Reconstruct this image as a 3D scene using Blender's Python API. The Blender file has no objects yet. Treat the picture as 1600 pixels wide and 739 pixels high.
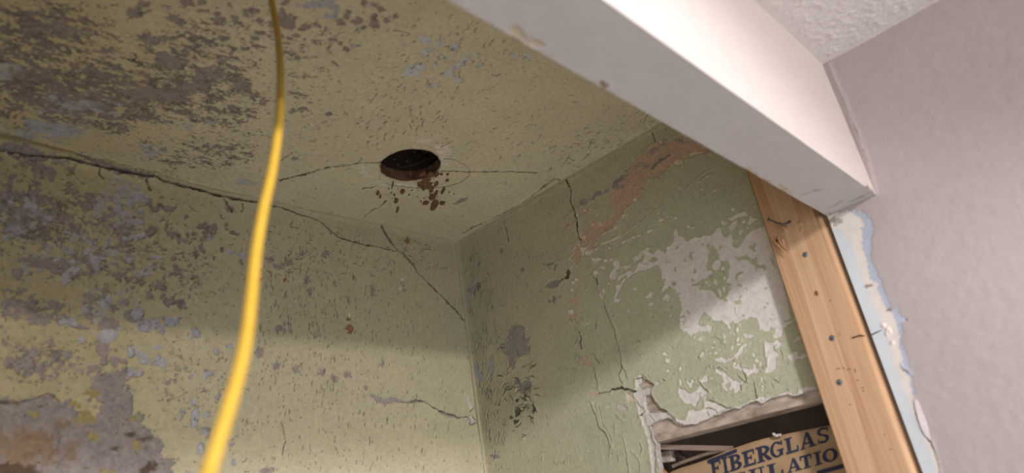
import bpy, bmesh, math, random
import numpy as np
from mathutils import Vector, Matrix, noise as mnoise

# ------------------------------------------------------------------ camera
CXP, CYP, FPX = 800.0, 369.5, 1101.36
RC = np.array([[0.6954929, -0.70319906, -0.14765066],
               [0.20066607, 0.38739967, -0.89980811],
               [0.68994403, 0.59618167, 0.4105419]])       # world -> camera (x right, y down, z ahead)
CAM = np.array([-1.11341615, -1.14631766, -0.72682375])    # origin = far right upper corner of the alcove
S_ = bpy.context.scene
COL = S_.collection
cam_d = bpy.data.cameras.new('camera'); cam = bpy.data.objects.new('camera', cam_d); COL.objects.link(cam)
m = Matrix.Identity(4)
for i in range(3):
    m[i][0] = RC[0, i]; m[i][1] = -RC[1, i]; m[i][2] = -RC[2, i]; m[i][3] = CAM[i]
cam.matrix_world = m
cam_d.sensor_width = 36.0; cam_d.lens = FPX / 1600 * 36.0
cam_d.clip_start = 0.02
cam_d.dof.use_dof = True; cam_d.dof.focus_distance = 1.62; cam_d.dof.aperture_fstop = 3.3
S_.camera = cam

# ------------------------------------------------------------------ world, lamps, exposure
w = bpy.data.worlds.new('world'); S_.world = w; w.use_nodes = True
w.node_tree.nodes['Background'].inputs[0].default_value = (0.94, 0.97, 1.0, 1)
w.node_tree.nodes['Background'].inputs[1].default_value = 0.85
def area_light(name, loc, target, size, power, col, shape='DISK'):
    d = bpy.data.lights.new(name, 'AREA'); d.shape = shape; d.size = size; d.energy = power; d.color = col
    o = bpy.data.objects.new(name, d); COL.objects.link(o); o.location = loc
    o.rotation_euler = (Vector(target) - Vector(loc)).to_track_quat('-Z', 'Y').to_euler(); return o
def work_lamp(name, loc, target, half, radius, power, col, blend):
    d = bpy.data.lights.new(name, 'SPOT'); d.spot_size = math.radians(2 * half); d.spot_blend = blend; d.shadow_soft_size = radius; d.energy = power; d.color = col
    o = bpy.data.objects.new(name, d); COL.objects.link(o); o.location = loc
    o.rotation_euler = (Vector(target) - Vector(loc)).to_track_quat('-Z', 'Y').to_euler(); return o      # hooded lamp by the room ceiling
work_lamp('ceiling_lamp', (-1.19, -1.93, -0.105), (-0.35, -0.20, -2.0), 47.5, 0.07, 55.0, (1.0, 0.97, 0.995), 0.4)
area_light('mirror_lamp', (-0.17, -2.95, -0.395), (-0.5, 0.0, -0.45), 0.09, 10.8, (1.0, 0.93, 0.84))
S_.view_settings.view_transform = 'Standard'; S_.view_settings.look = 'None'
S_.view_settings.gamma = 1.0; S_.view_settings.use_curve_mapping = False
S_.view_settings.exposure = 0.79

# ------------------------------------------------------------------ helpers
rng = np.random.default_rng(7); random.seed(7)
def lin(r, g, b):
    f = lambda c: (c / 255 / 12.92) if c / 255 <= 0.04045 else ((c / 255 + 0.055) / 1.055) ** 2.4
    return np.array([f(r), f(g), f(b)])
def ray(px, py): return RC.T @ np.array([(px - CXP) / FPX, (py - CYP) / FPX, 1.0])
def hit(px, py, ax, val):
    r = ray(px, py); return CAM + r * ((val - CAM[ax]) / r[ax])
def at_depth(px, py, d): return CAM + ray(px, py) * d
def T(x0, y0, s, pts): return [(x0 + a / s, y0 + b / s) for a, b in pts]
_tab = rng.random((256, 256)) * 2 - 1
def vnoise(x, y, seed=0):
    ix = np.floor(x).astype(np.int64); iy = np.floor(y).astype(np.int64)
    fx = x - ix; fy = y - iy; fx = fx * fx * (3 - 2 * fx); fy = fy * fy * (3 - 2 * fy)
    ix += seed * 37; iy += seed * 91
    a = _tab[ix & 255, iy & 255]; b = _tab[(ix + 1) & 255, iy & 255]
    c = _tab[ix & 255, (iy + 1) & 255]; d = _tab[(ix + 1) & 255, (iy + 1) & 255]
    return (a * (1 - fx) + b * fx) * (1 - fy) + (c * (1 - fx) + d * fx) * fy
def fbm(x, y, o=3, seed=0):
    r = np.zeros_like(x); a = 1.0; t = 0
    for k in range(o): r += a * vnoise(x, y, seed + k * 5); t += a; a *= 0.5; x = x * 2.03; y = y * 2.03
    return r / t
def sstep(a, b, x): t = np.clip((x - a) / (b - a), 0, 1); return t * t * (3 - 2 * t)

def new_mat(name, col=(150, 150, 150), rough=0.7, spec=0.3):
    mt = bpy.data.materials.new(name); mt.use_nodes = True
    b = mt.node_tree.nodes['Principled BSDF']
    b.inputs['Base Color'].default_value = (*lin(*col), 1); b.inputs['Roughness'].default_value = rough
    b.inputs['Specular IOR Level'].default_value = spec
    return mt, mt.node_tree, b
def nd(nt, typ, **kw):
    n = nt.nodes.new(typ)
    for k, v in kw.items():
        if k in n.inputs: n.inputs[k].default_value = v
        else: setattr(n, k, v)
    return n
def noisy_mat(name, c1, c2, scale=40, rough=0.7, bump=0.2, bscale=200, stretch=(1, 1, 1), dist=0.0015, spec=0.3, detail=4, attr=None, vary=0.25):
    """noise-driven colour and bump in object space; with attr the colour comes from the painted layers"""
    mt, nt, b = new_mat(name, c1, rough, spec); L = nt.links
    tc = nd(nt, 'ShaderNodeTexCoord'); mp = nd(nt, 'ShaderNodeMapping'); mp.inputs['Scale'].default_value = stretch
    L.new(tc.outputs['Object'], mp.inputs[0])
    n1 = nd(nt, 'ShaderNodeTexNoise', Scale=scale, Detail=detail); L.new(mp.outputs[0], n1.inputs['Vector'])
    if attr:
        at = nd(nt, 'ShaderNodeAttribute'); at.attribute_name = attr
        mr = nd(nt, 'ShaderNodeMapRange'); L.new(n1.outputs['Fac'], mr.inputs['Value'])
        mr.inputs[1].default_value = 0.3; mr.inputs[2].default_value = 0.7
        mr.inputs[3].default_value = 1 - vary; mr.inputs[4].default_value = 1 + vary
        vm = nd(nt, 'ShaderNodeVectorMath', operation='SCALE'); L.new(at.outputs['Color'], vm.inputs[0]); L.new(mr.outputs[0], vm.inputs['Scale'])
        L.new(vm.outputs[0], b.inputs['Base Color'])
    else:
        cr = nd(nt, 'ShaderNodeValToRGB'); e = cr.color_ramp.elements
        e[0].position = 0.3; e[1].position = 0.7; e[0].color = (*lin(*c1), 1); e[1].color = (*lin(*c2), 1)
        L.new(n1.outputs['Fac'], cr.inputs[0]); L.new(cr.outputs[0], b.inputs['Base Color'])
    n2 = nd(nt, 'ShaderNodeTexNoise', Scale=bscale, Detail=3.0); L.new(mp.outputs[0], n2.inputs['Vector'])
    bp = nd(nt, 'ShaderNodeBump', Strength=bump, Distance=dist); L.new(n2.outputs['Fac'], bp.inputs['Height'])
    L.new(bp.outputs[0], b.inputs['Normal'])
    return mt

def link(name, me, mat, parent=None, smooth=False):
    o = bpy.data.objects.new(name, me); COL.objects.link(o)
    if mat: me.materials.append(mat)
    if smooth: me.polygons.foreach_set('use_smooth', [True] * len(me.polygons))
    if parent: o.parent = parent
    return o
def obj(name, bm, mat, parent=None, smooth=False):
    bmesh.ops.recalc_face_normals(bm, faces=bm.faces[:])
    me = bpy.data.meshes.new(name); bm.to_mesh(me); bm.free(); return link(name, me, mat, parent, smooth)
def thing(name, label, cat, loc=(0, 0, 0), group=None):
    o = bpy.data.objects.new(name, None); COL.objects.link(o); o.location = loc; o.empty_display_size = 0.05
    o['label'] = label; o['category'] = cat
    if group: o['group'] = group
    return o
def tag(o, label, cat, group=None):
    o['label'] = label; o['category'] = cat
    if group: o['group'] = group
    return o
def structure(o, label, cat):
    o['kind'] = 'structure'; o['label'] = label; o['category'] = cat; return o
def box(bm, lo, hi):
    r = bmesh.ops.create_cube(bm, size=1.0); v = r['verts']
    for q in v:
        q.co = Vector([(lo[i] + hi[i]) / 2 + q.co[i] * (hi[i] - lo[i]) for i in range(3)])
    return v
def prism(bm, pts, off):
    """pts: 3D polygon, off: extrusion vector"""
    a = [bm.verts.new(Vector(p)) for p in pts]; b = [bm.verts.new(Vector(p) + Vector(off)) for p in pts]
    n = len(pts)
    for i in range(n): bm.faces.new((a[i], a[(i + 1) % n], b[(i + 1) % n], b[i]))
    bmesh.ops.triangulate(bm, faces=[bm.faces.new(a), bm.faces.new(b[::-1])])
def tube(bm, path, radii, seg=10, cap=True):
    P = [Vector(p) for p in path]; rings = []; up = Vector((0.3, 0.2, 0.93))
    for i, p in enumerate(P):
        t = (P[min(i + 1, len(P) - 1)] - P[max(i - 1, 0)]).normalized()
        a = t.cross(up).normalized(); b = t.cross(a); r = radii[i] if hasattr(radii, '__len__') else radii
        rings.append([bm.verts.new(p + (a * math.cos(k * 2 * math.pi / seg) + b * math.sin(k * 2 * math.pi / seg)) * r) for k in range(seg)])
    for i in range(len(rings) - 1):
        for k in range(seg): bm.faces.new((rings[i][k], rings[i][(k + 1) % seg], rings[i + 1][(k + 1) % seg], rings[i + 1][k]))
    if cap: bm.faces.new(rings[0][::-1]); bm.faces.new(rings[-1])
def spline(pts, n):
    P = np.array(pts, float); k = len(P); out = []
    for s in np.linspace(0, k - 1, n):
        i = min(int(s), k - 2); t = s - i
        p0, p1, p2, p3 = P[max(i - 1, 0)], P[i], P[i + 1], P[min(i + 2, k - 1)]
        out.append(0.5 * (2 * p1 + (p2 - p0) * t + (2 * p0 - 5 * p1 + 4 * p2 - p3) * t * t + (3 * p1 - p0 - 3 * p2 + p3) * t ** 3))
    return out

# ------------------------------------------------------------------ layered paint surfaces (real relief on a fine grid)
DARK = lin(92, 84, 70)
def axis(lo, flo, fhi, hi, h, coarse=0.05):
    a = np.arange(flo, fhi + h * .5, h); l = []; r = []
    if flo - lo > h: l = np.linspace(lo, flo, max(2, int((flo - lo) / coarse) + 1), endpoint=True)[:-1]
    if hi - a[-1] > h: r = np.linspace(a[-1], hi, max(2, int((hi - a[-1]) / coarse) + 1))[1:]
    return np.concatenate([l, a, r])
class Surf:
    def __init__(s, ax, us, vs, sign, base, col, seed, warp=None):
        """plane with axis ax = const; us/vs run over the two other axes; sign: side of the room along ax"""
        s.ax = ax; s.o = [i for i in range(3) if i != ax]; s.us = us; s.vs = vs; s.sign = sign; s.base = base; s.warp = warp
        U, V = np.meshgrid(us, vs, indexing='ij'); s.U, s.V = U, V; s.shape = U.shape
        P = np.zeros(U.shape + (3,)); P[..., s.o[0]] = U; P[..., s.o[1]] = V
        P[..., ax] = base + (warp(U, V) if warp else 0)
        s.P = P
        q = (P - CAM) @ RC.T; z = np.maximum(q[..., 2], 0.05)
        s.PX = np.clip(q[..., 0] / z * FPX + CXP, -4000, 6000); s.PY = np.clip(q[..., 1] / z * FPX + CYP, -4000, 6000)
        s.H = np.zeros(U.shape); s.C = np.ones(U.shape + (3,)) * col; s.seed = seed; s.cutsd = None
        s.n1 = fbm(U * 70, V * 70, 3, seed + 1); s.n2 = fbm(U * 70, V * 70, 3, seed + 11)
        s.n3 = fbm(U * 240, V * 240, 2, seed + 21); s.n4 = fbm(U * 240, V * 240, 2, seed + 31)
    def win(s, x0, x1, y0, y1):
        msk = (s.PX > x0) & (s.PX < x1) & (s.PY > y0) & (s.PY < y1)
        ii = np.nonzero(msk.any(1))[0]; jj = np.nonzero(msk.any(0))[0]
        if len(ii) == 0: return None
        return (slice(ii[0], ii[-1] + 1), slice(jj[0], jj[-1] + 1))
    def wxy(s, W, amp, f=1.8):
        return (s.PX[W] + amp * (s.n1[W] * 1.3 + s.n3[W] * f), s.PY[W] + amp * (s.n2[W] * 1.3 + s.n4[W] * f))
    def poly(s, pts, amp=1.5, pad=12):
        p = np.array(pts); W = s.win(p[:, 0].min() - pad, p[:, 0].max() + pad, p[:, 1].min() - pad, p[:, 1].max() + pad)
        if W is None: return None, None
        X, Y = s.wxy(W, amp); return W, poly_sd(p, X, Y)
    def put(s, W, sd, col, level, lip=0.0, edge=0.5, keep=0.0, mott=0.1, grime=0.0):
        """blend a layer in where sd>0 (photo pixels): colour, relief level, raised lip round it"""
        a = sstep(-edge, edge, sd)
        c = np.asarray(col) * (1 + mott * (s.n1[W] * .8 + s.n3[W]))[..., None] if np.ndim(col) == 1 else col
        s.C[W] = s.C[W] * (1 - a[..., None]) + c * a[..., None]
        s.H[W] = s.H[W] * (1 - a * (1 - keep)) + level * a
        if grime:
            g = grime * np.exp(-((sd - .2) / 1.0) ** 2) * np.clip(.55 + 1.2 * s.n2[W], 0, 1); s.C[W] *= (1 - g)[..., None]  # flake-edge shadow, with some dirt, darkened into the colour along patch borders
        if lip:
            l = np.exp(-((sd + 1.6) / 1.5) ** 2) * (sd < .3) * np.clip(0.45 + 0.9 * s.n2[W], 0, 1)
            s.H[W] += lip * l
    def patch(s, pts, col, level=-0.0007, amp=1.5, lip=0.0006, **k):
        W, sd = s.poly(pts, amp)
        if W is not None: s.put(W, sd, col, level, lip, **k)
    def blobs(s, lst, col, level=-0.0007, amp=2.5, lip=0.0006, **k):
        for e in lst:
            x, y, rx, ry = e[:4]; t = math.radians(e[4]) if len(e) > 4 else 0
            r = max(rx, ry) + 14; W = s.win(x - r, x + r, y - r, y + r)
            if W is None: continue
            X, Y = s.wxy(W, min(amp, 0.45 * min(rx, ry) + .5)); dx = X - x; dy = Y - y
            a = (dx * math.cos(t) + dy * math.sin(t)) / rx; b = (-dx * math.sin(t) + dy * math.cos(t)) / ry
            sd = (1 - np.sqrt(a * a + b * b)) * min(rx, ry) + .3
            s.put(W, sd, col, level, lip, **k)
    def mosaic(s, dens, col, wl=0.011, asp=(1, 1), level=-0.0007, lip=0.0005, seed=0, gain=9.0, gran=0.5, **k):
        """flaked-off islands: noise thresholded by a density field made of soft blobs (x,y,rx,ry,weight)"""
        D = np.full(s.shape, -1.2)
        for x, y, rx, ry, wt in dens:
            D = np.maximum(D, wt - 1.2 * ((s.PX - x) ** 2 / rx ** 2 + (s.PY - y) ** 2 / ry ** 2))
        n = fbm(s.U / wl / asp[0], s.V / wl / asp[1], 2, s.seed + seed) + gran * fbm(s.U / wl * 2.7, s.V / wl * 2.7, 2, s.seed + seed + 3)
        sd = (n + D - 0.42) * gain
        if (sd > -4).any(): s.put((slice(None), slice(None)), sd, col, level, lip, **k)
        return sd
    def crack(s, pts, wd=1.0, depth=0.002, lip=0.0008, side=1, col=DARK, lipw=5.0, amp=1.2, fade=1.0):
        p = np.array(pts); pad = 6 + lipw * 2
        W = s.win(p[:, 0].min() - pad, p[:, 0].max() + pad, p[:, 1].min() - pad, p[:, 1].max() + pad)
        if W is None: return
        X, Y = s.wxy(W, amp, .7); d, sgn = line_d(p, X, Y)
        ww = np.maximum(wd * (.85 + 1.1 * s.n1[W]), 0.05)
        a = sstep(1.0, 0.0, (d - ww * .5) / 0.8) * fade * np.clip(.9 + .8 * s.n2[W], .35, 1)
        if col is not None: s.C[W] = s.C[W] * (1 - a[..., None]) + col * a[..., None]
        s.H[W] += -depth * a + lip * np.exp(-(d / lipw) ** 2) * (sgn * side > 0) * (1 - a)
    def ridge(s, pts, wd, height, amp=1.0):
        p = np.array(pts); pad = wd * 3
        W = s.win(p[:, 0].min() - pad, p[:, 0].max() + pad, p[:, 1].min() - pad, p[:, 1].max() + pad)
        if W is None: return
        X, Y = s.wxy(W, amp); d, _ = line_d(p, X, Y); s.H[W] += height * np.exp(-(d / wd) ** 2)
    def plane_hit(s, x, y):
        p = hit(x, y, s.ax, s.base)
        if s.warp:
            for _ in range(3): p = hit(x, y, s.ax, s.base + float(s.warp(np.array(p[s.o[0]]), np.array(p[s.o[1]]))))
        return p
    def dash(s, x, y, ang, L, wd, depth, lip, col, bend=0.0):
        """one short split in the paint film with a lifted edge"""
        c = s.plane_hit(x, y); e = s.plane_hit(x + math.cos(ang) * L / 2, y + math.sin(ang) * L / 2)
        u0, v0 = c[s.o[0]], c[s.o[1]]; du, dv = e[s.o[0]] - u0, e[s.o[1]] - v0; hl = math.hypot(du, dv)
        if hl < 1e-5 or hl > .05: return
        du /= hl; dv /= hl; R = hl + 0.008
        i0, i1 = np.searchsorted(s.us, (u0 - R, u0 + R)); j0, j1 = np.searchsorted(s.vs, (v0 - R, v0 + R))
        if i1 - i0 < 3 or j1 - j0 < 3 or i1 - i0 > 70 or j1 - j0 > 70: return
        W = (slice(i0, i1), slice(j0, j1)); a = s.U[W] - u0; b = s.V[W] - v0
        t = (a * du + b * dv) / hl; n = -a * dv + b * du + bend * hl * (t * t) + 0.0012 * s.n3[W]
        prof = np.clip(1 - t * t, 0, 1); wm = wd * np.sqrt(prof) + 1e-6
        k = sstep(1.5, 0.3, np.abs(n) / wm) * (prof > 0)
        s.C[W] = s.C[W] * (1 - .92 * k[..., None]) + col * .92 * k[..., None]
        s.H[W] += -depth * k + lip * prof * np.exp(-((n - wd * 1.3) / 0.004) ** 2) * (n > 0) * (1 - k)
    def cut(s, W, sd):
        if s.cutsd is None: s.cutsd = np.full(s.shape, -50.0)
        s.cutsd[W] = np.maximum(s.cutsd[W], sd)
    def build(s, name, mat):
        nu, nv = s.shape; P = s.P.copy(); P[..., s.ax] += s.sign * s.H
        idx = np.arange(nu * nv).reshape(nu, nv)
        q = np.stack([idx[:-1, :-1], idx[1:, :-1], idx[1:, 1:], idx[:-1, 1:]], -1)
        if s.cutsd is not None:
            c = s.cutsd; fm = (c[:-1, :-1] + c[1:, :-1] + c[1:, 1:] + c[:-1, 1:]) / 4; keep = fm < 0
            r = np.zeros((nu, nv), bool); kp = np.zeros((nu, nv), bool)
            for di in (0, 1):
                for dj in (0, 1):
                    r[di:nu - 1 + di, dj:nv - 1 + dj] |= ~keep; kp[di:nu - 1 + di, dj:nv - 1 + dj] |= keep
            bd = r & kp; gu, gv = np.gradient(c, s.us, s.vs); g2 = gu * gu + gv * gv + 1e-6
            lim = 0.0025
            mu = np.clip(-c * gu / g2, -lim, lim); mv = np.clip(-c * gv / g2, -lim, lim)
            P[..., s.o[0]][bd] += mu[bd]; P[..., s.o[1]][bd] += mv[bd]; q = q[keep]
        q = q.reshape(-1, 4)
        e1 = np.zeros(3); e1[s.o[0]] = 1; e2 = np.zeros(3); e2[s.o[1]] = 1
        if np.cross(e1, e2)[s.ax] * s.sign < 0: q = q[:, ::-1]
        used = np.zeros(nu * nv, bool); used[q.ravel()] = True; remap = np.cumsum(used) - 1
        q = remap[q]; V = P.reshape(-1, 3)[used]; C = np.clip(s.C.reshape(-1, 3)[used], 0, 1)
        me = bpy.data.meshes.new(name)
        me.vertices.add(len(V)); me.vertices.foreach_set('co', V.astype(np.float32).ravel())
        n = len(q); me.loops.add(n * 4); me.loops.foreach_set('vertex_index', q.astype(np.int32).ravel())
        me.polygons.add(n); me.polygons.foreach_set('loop_start', np.arange(0, n * 4, 4, dtype=np.int32))
        me.update(calc_edges=True)
        me.polygons.foreach_set('use_smooth', np.ones(n, bool))
        ca = me.color_attributes.new('paint', 'FLOAT_COLOR', 'POINT')
        ca.data.foreach_set('color', np.concatenate([C, np.ones((len(C), 1))], 1).astype(np.float32).ravel())
        return link(name, me, mat)
def poly_sd(p, X, Y):
    d2 = np.full(X.shape, 1e9); ins = np.zeros(X.shape, bool); n = len(p)
    for i in range(n):
        ax, ay = p[i]; bx, by = p[(i + 1) % n]; ex, ey = bx - ax, by - ay; L = ex * ex + ey * ey + 1e-9
        t = np.clip(((X - ax) * ex + (Y - ay) * ey) / L, 0, 1)
        d2 = np.minimum(d2, (X - ax - t * ex) ** 2 + (Y - ay - t * ey) ** 2)
        if ay != by:
            c = (ay > Y) != (by > Y); ins ^= c & (X < ex * (Y - ay) / (by - ay) + ax)
    d = np.sqrt(d2); return np.where(ins, d, -d)
def line_d(p, X, Y):
    best = np.full(X.shape, 1e9); sg = np.zeros(X.shape)
    for i in range(len(p) - 1):
        ax, ay = p[i]; bx, by = p[i + 1]; ex, ey = bx - ax, by - ay; L = ex * ex + ey * ey + 1e-9
        t = np.clip(((X - ax) * ex + (Y - ay) * ey) / L, 0, 1)
        d = np.hypot(X - ax - t * ex, Y - ay - t * ey); k = d < best
        best = np.where(k, d, best); sg = np.where(k, (X - ax) * ey - (Y - ay) * ex, sg)
    return best, np.sign(sg)

# paint colours (true surface colours, independent of the light)
OLIVE_C = lin(212, 204, 178); OLIVE_B = lin(194, 186, 158); OLIVE_S = lin(194, 188, 163)
MAUVE = lin(158, 146, 141); LAV = lin(178, 176, 184); BLUE = lin(206, 209, 215); WHITE = lin(230, 221, 215); PINK = lin(206, 173, 155)
GREYP = lin(160, 151, 147); BROWN = lin(146, 122, 100); CREAM = lin(214, 196, 176); SCRATCH = lin(140, 126, 116)
M_paint = noisy_mat('old_paint', (0, 0, 0), (0, 0, 0), scale=130, rough=0.72, bump=0.35, bscale=420, dist=0.0012, attr='paint', vary=0.10, spec=0.25)
M_wallw = noisy_mat('wall_paint', (0, 0, 0), (0, 0, 0), scale=60, rough=0.6, bump=0.12, bscale=260, dist=0.001, attr='paint', vary=0.03, spec=0.3)

XR = -0.034; YI = -0.8513; YF = -0.9280; ZB = -0.3233; ZR = -0.0836; FLOOR = -2.32; XL = -1.17
EDGE = [(-60, 190), (0, 206), (80, 229), (200, 261), (330, 294), (420, 313), (500, 331), (600, 351), (712.5, 378)]    # where the wall meets the ceiling
_e = [hit(x, y, 2, 0.0) for x, y in EDGE]
GX = [-1.6] + [float(p[0]) for p in _e]; GY = [float(_e[0][1]) - .02] + [float(p[1]) for p in _e]; GX[-1] = 0.0; GY[-1] = 0.0
def gwarp(U, V): return np.interp(U, GX, GY)
Hs = 0.0016
ceil_s = Surf(2, axis(XL, XL, 0.0, 0.012, Hs), axis(-0.87, -0.87, 0.10, 0.13, Hs), -1, 0.0, OLIVE_C, 3)
back_s = Surf(1, axis(XL, -0.955, 0.0, 0.0, Hs), axis(FLOOR, -0.60, 0.0, 0.004, Hs), -1, 0.0, OLIVE_B, 50, gwarp)
side_s = Surf(0, axis(-0.99, -0.80, 0.0, 0.02, .0011), axis(FLOOR, -0.665, 0.0, 0.004, .0011), -1, 0.0, OLIVE_S, 90)

# --- broad tone of the old paint: yellower and darker toward the left, greener on the right
for s in (ceil_s, back_s, side_s):
    t = fbm(s.U * 6, s.V * 6, 3, s.seed + 40); t2 = fbm(s.U * 26, s.V * 26, 2, s.seed + 44)
    y = sstep(420, 60, s.PX)[..., None]
    s.C = s.C * (1 + .06 * t + .05 * t2)[..., None]
    s.C = s.C * (1 - y) + y * s.C * np.array([0.90, 0.86, 0.73])
    s.H += 0.0012 * fbm(s.U * 14, s.V * 14, 3, s.seed + 60) + 0.00022 * s.n1
gm = sstep(820, 1120, side_s.PX + .35 * (side_s.PY - 400))[..., None]
side_s.C = side_s.C * (1 - gm) + gm * side_s.C * np.array([0.98, 1.02, 1.02])
# ------------------------------------------------------------------ ceiling of the alcove: traced damage
c = ceil_s
z200 = lambda l: [(200 + e[0] / 4.105, e[1] / 4.105, e[2] / 4.105, e[3] / 4.105) + tuple(e[4:]) for e in l]
z420 = lambda l: [(420 + e[0] / 4.105, e[1] / 4.105, e[2] / 4.105, e[3] / 4.105) + tuple(e[4:]) for e in l]
c.mosaic([(60, 60, 150, 90, .55), (40, 130, 180, 80, .85), (150, 150, 190, 60, .85), (250, 150, 150, 50, .62), (280, 70, 170, 70, .22), (-150, 60, 200, 200, .7),
          (350, 170, 90, 60, .28), (420, 40, 60, 50, .1), (480, 60, 140, 50, 0), (90, 190, 140, 26, .6), (330, 240, 120, 40, .12)],
         MAUVE * .94, wl=.012, asp=(1.7, 1.0), seed=2, gain=5, gran=.9, mott=.2, grime=.4)
c.mosaic([(60, 80, 170, 110, .40), (200, 140, 190, 80, .40), (330, 110, 130, 120, .16), (300, 240, 160, 50, .14), (460, 90, 120, 90, -.08)], MAUVE * .86, wl=.0055, asp=(1.9, 1.0), seed=33, gain=3.0, gran=.7, mott=.2, grime=.35, lip=.0008)
c.mosaic([(60, 80, 160, 110, .06), (200, 140, 170, 70, .1)], OLIVE_C * np.array([.98, .93, .72]), wl=.006, asp=(2.2, .8), seed=37, gain=3, level=0, lip=0)
c.mosaic([(60, 205, 90, 22, .9), (130, 165, 110, 30, .3), (230, 235, 40, 20, .6), (310, 190, 60, 25, .12), (10, 115, 60, 30, .3), (380, 285, 40, 12, .5)], BLUE * .74, wl=.012, asp=(1.8, .9), seed=9, gain=4, lip=0, mott=.2, edge=1.6)
c.blobs(z200([(375, 20, 45, 25), (590, 135, 30, 24), (690, 130, 26, 34, 40), (850, 125, 22, 20), (770, 72, 30, 16), (820, 68, 24, 16, -40), (615, 245, 28, 24), (635, 240, 24, 8), (245, 40, 30, 11),
              (300, 130, 60, 30, 30), (240, 245, 45, 17), (140, 240, 60, 24, 30), (270, 400, 100, 55, 20), (540, 470, 110, 40, 5), (460, 520, 40, 50, -30), (640, 478, 40, 12), (720, 545, 60, 45, 20), (760, 575, 30, 30), (420, 560, 110, 30),
              (680, 435, 30, 14, 20), (810, 615, 28, 18), (870, 660, 18, 22), (480, 70, 35, 10), (570, 90, 22, 10), (655, 32, 16, 7, 50), (470, 15, 26, 14), (850, 210, 32, 10, 15), (815, 240, 22, 14), (830, 297, 26, 8, 10),
              (660, 340, 14, 14), (755, 310, 20, 10), (370, 340, 18, 26), (430, 300, 30, 16), (600, 400, 26, 18), (100, 30, 40, 24), (40, 90, 50, 30), (110, 80, 40, 8, -15), (250, 620, 160, 40, 10), (100, 600, 140, 45)]), MAUVE, mott=.13, grime=.4, amp=4)
c.blobs(z420([(115, 135, 60, 46), (85, 100, 24, 40), (235, 175, 34, 18, -25), (415, 250, 25, 20), (460, 142, 34, 18, 20), (502, 95, 24, 26), (565, 132, 34, 22, -15), (603, 176, 15, 12), (672, 150, 30, 36), (678, 100, 11, 18), (612, 20, 30, 20), (720, 55, 28, 17), (755, 127, 20, 14),
              (812, 108, 18, 12), (680, 30, 26, 13, -20), (457, 274, 15, 12), (185, 370, 18, 12), (170, 228, 22, 10), (430, 410, 18, 9, 40), (385, 733, 18, 10), (155, 715, 24, 14), (222, 702, 30, 9), (180, 600, 56, 9, 12), (388, 298, 7, 16, 20), (262, 656, 12, 6),
              (110, 15, 26, 10, -30), (345, 215, 8, 8), (295, 155, 10, 12), (510, 320, 8, 14)]), MAUVE, mott=.13, lip=.0009, grime=.4)
c.blobs(z420([(320, 22, 84, 20), (395, 40, 50, 14), (250, 42, 38, 12), (395, 100, 42, 16), (430, 76, 16, 24), (185, 40, 16, 10), (565, 293, 28, 12), (360, 8, 60, 12)]), LAV, mott=.15)
z600 = lambda l: [(600 + e[0] / 5.28, 40 + e[1] / 5.28, e[2] / 5.28, e[3] / 5.28) + tuple(e[4:]) for e in l]
c.blobs(z600([(225, 375, 66, 46), (300, 330, 42, 26, -20), (355, 215, 44, 20, -35), (455, 145, 36, 18, -35), (410, 185, 36, 10, -30), (340, 118, 44, 30), (590, 190, 24, 40, 10), (560, 180, 18, 22), (600, 335, 66, 28, -38), (660, 285, 40, 14, -35), (540, 385, 56, 18, -15), (612, 452, 44, 18), (410, 495, 46, 12, -10),
              (395, 430, 22, 16), (480, 265, 28, 14, 30), (430, 322, 26, 10, 20), (185, 155, 16, 12), (790, 330, 26, 10, -25), (1010, 40, 12, 8), (700, 240, 20, 16)]), BLUE, mott=.16, grime=.35, edge=.8, amp=4)
c.blobs([(802, 87, 5, 4), (825, 88, 5, 3, 20)], BLUE)
zh = lambda l: [(560 + e[0] / 4.93, 200 + e[1] / 4.93, e[2] / 4.93, e[3] / 4.93) + tuple(e[4:]) for e in l]
c.blobs(zh([(655, 165, 60, 40, 20), (690, 200, 24, 30), (520, 100, 70, 14, 5), (350, 445, 110, 14, 4), (40, 320, 40, 24, 35), (85, 380, 44, 12, 35), (665, 250, 30, 40), (600, 470, 34, 12), (170, 425, 40, 9, 15)]), lin(226, 217, 208), level=-.0002, lip=0, edge=2.0, mott=.25)
c.patch(T(560, 200, 4.93, [(735, 595), (750, 570), (790, 545), (850, 535), (840, 555), (790, 575)]), MAUVE)
c.patch(T(420, 140, 4.105, [(145, 430), (185, 430), (195, 452), (150, 454)]), MAUVE)
c.patch(T(420, 140, 4.105, [(120, 568), (180, 545), (260, 528), (310, 518), (300, 530), (230, 552), (140, 572)]), MAUVE)
# pencil ring and cracks
ringpts = T(560, 200, 4.93, [(655, 238), (740, 245), (820, 282), (862, 325), (852, 370), (790, 420), (700, 450), (600, 463), (450, 462), (300, 450), (200, 425)])
c.crack(ringpts, .5, .0004, 0, col=lin(92, 82, 66), amp=.6, fade=.75)
c.crack(T(560, 200, 4.93, [(640, 335), (750, 335), (840, 340)]) + [(770, 268), (840, 270)], .7, .001, .0003)
c.crack(T(420, 140, 4.105, [(720, 468), (640, 468), (580, 470), (510, 485), (420, 497), (390, 500)]), .8, .0012, .0004)
c.crack(T(420, 140, 4.105, [(390, 500), (320, 515), (230, 548), (130, 568), (70, 590)]), 1.6, .0015, .0008, side=-1)
c.crack(T(420, 140, 4.105, [(60, 465), (85, 450), (120, 425), (150, 405)]), 1.0)
c.crack(T(440, 290, 5.333, [(690, 262), (700, 240), (770, 200), (810, 182), (875, 130)]), 1.0, .0012, .0004)
c.crack(T(560, 200, 4.93, [(30, 470), (90, 465), (135, 450)]), .5, .0006, 0)
c.crack(T(560, 200, 4.93, [(640, 150), (690, 115), (725, 95)]), .8, .001, .0005)
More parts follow.
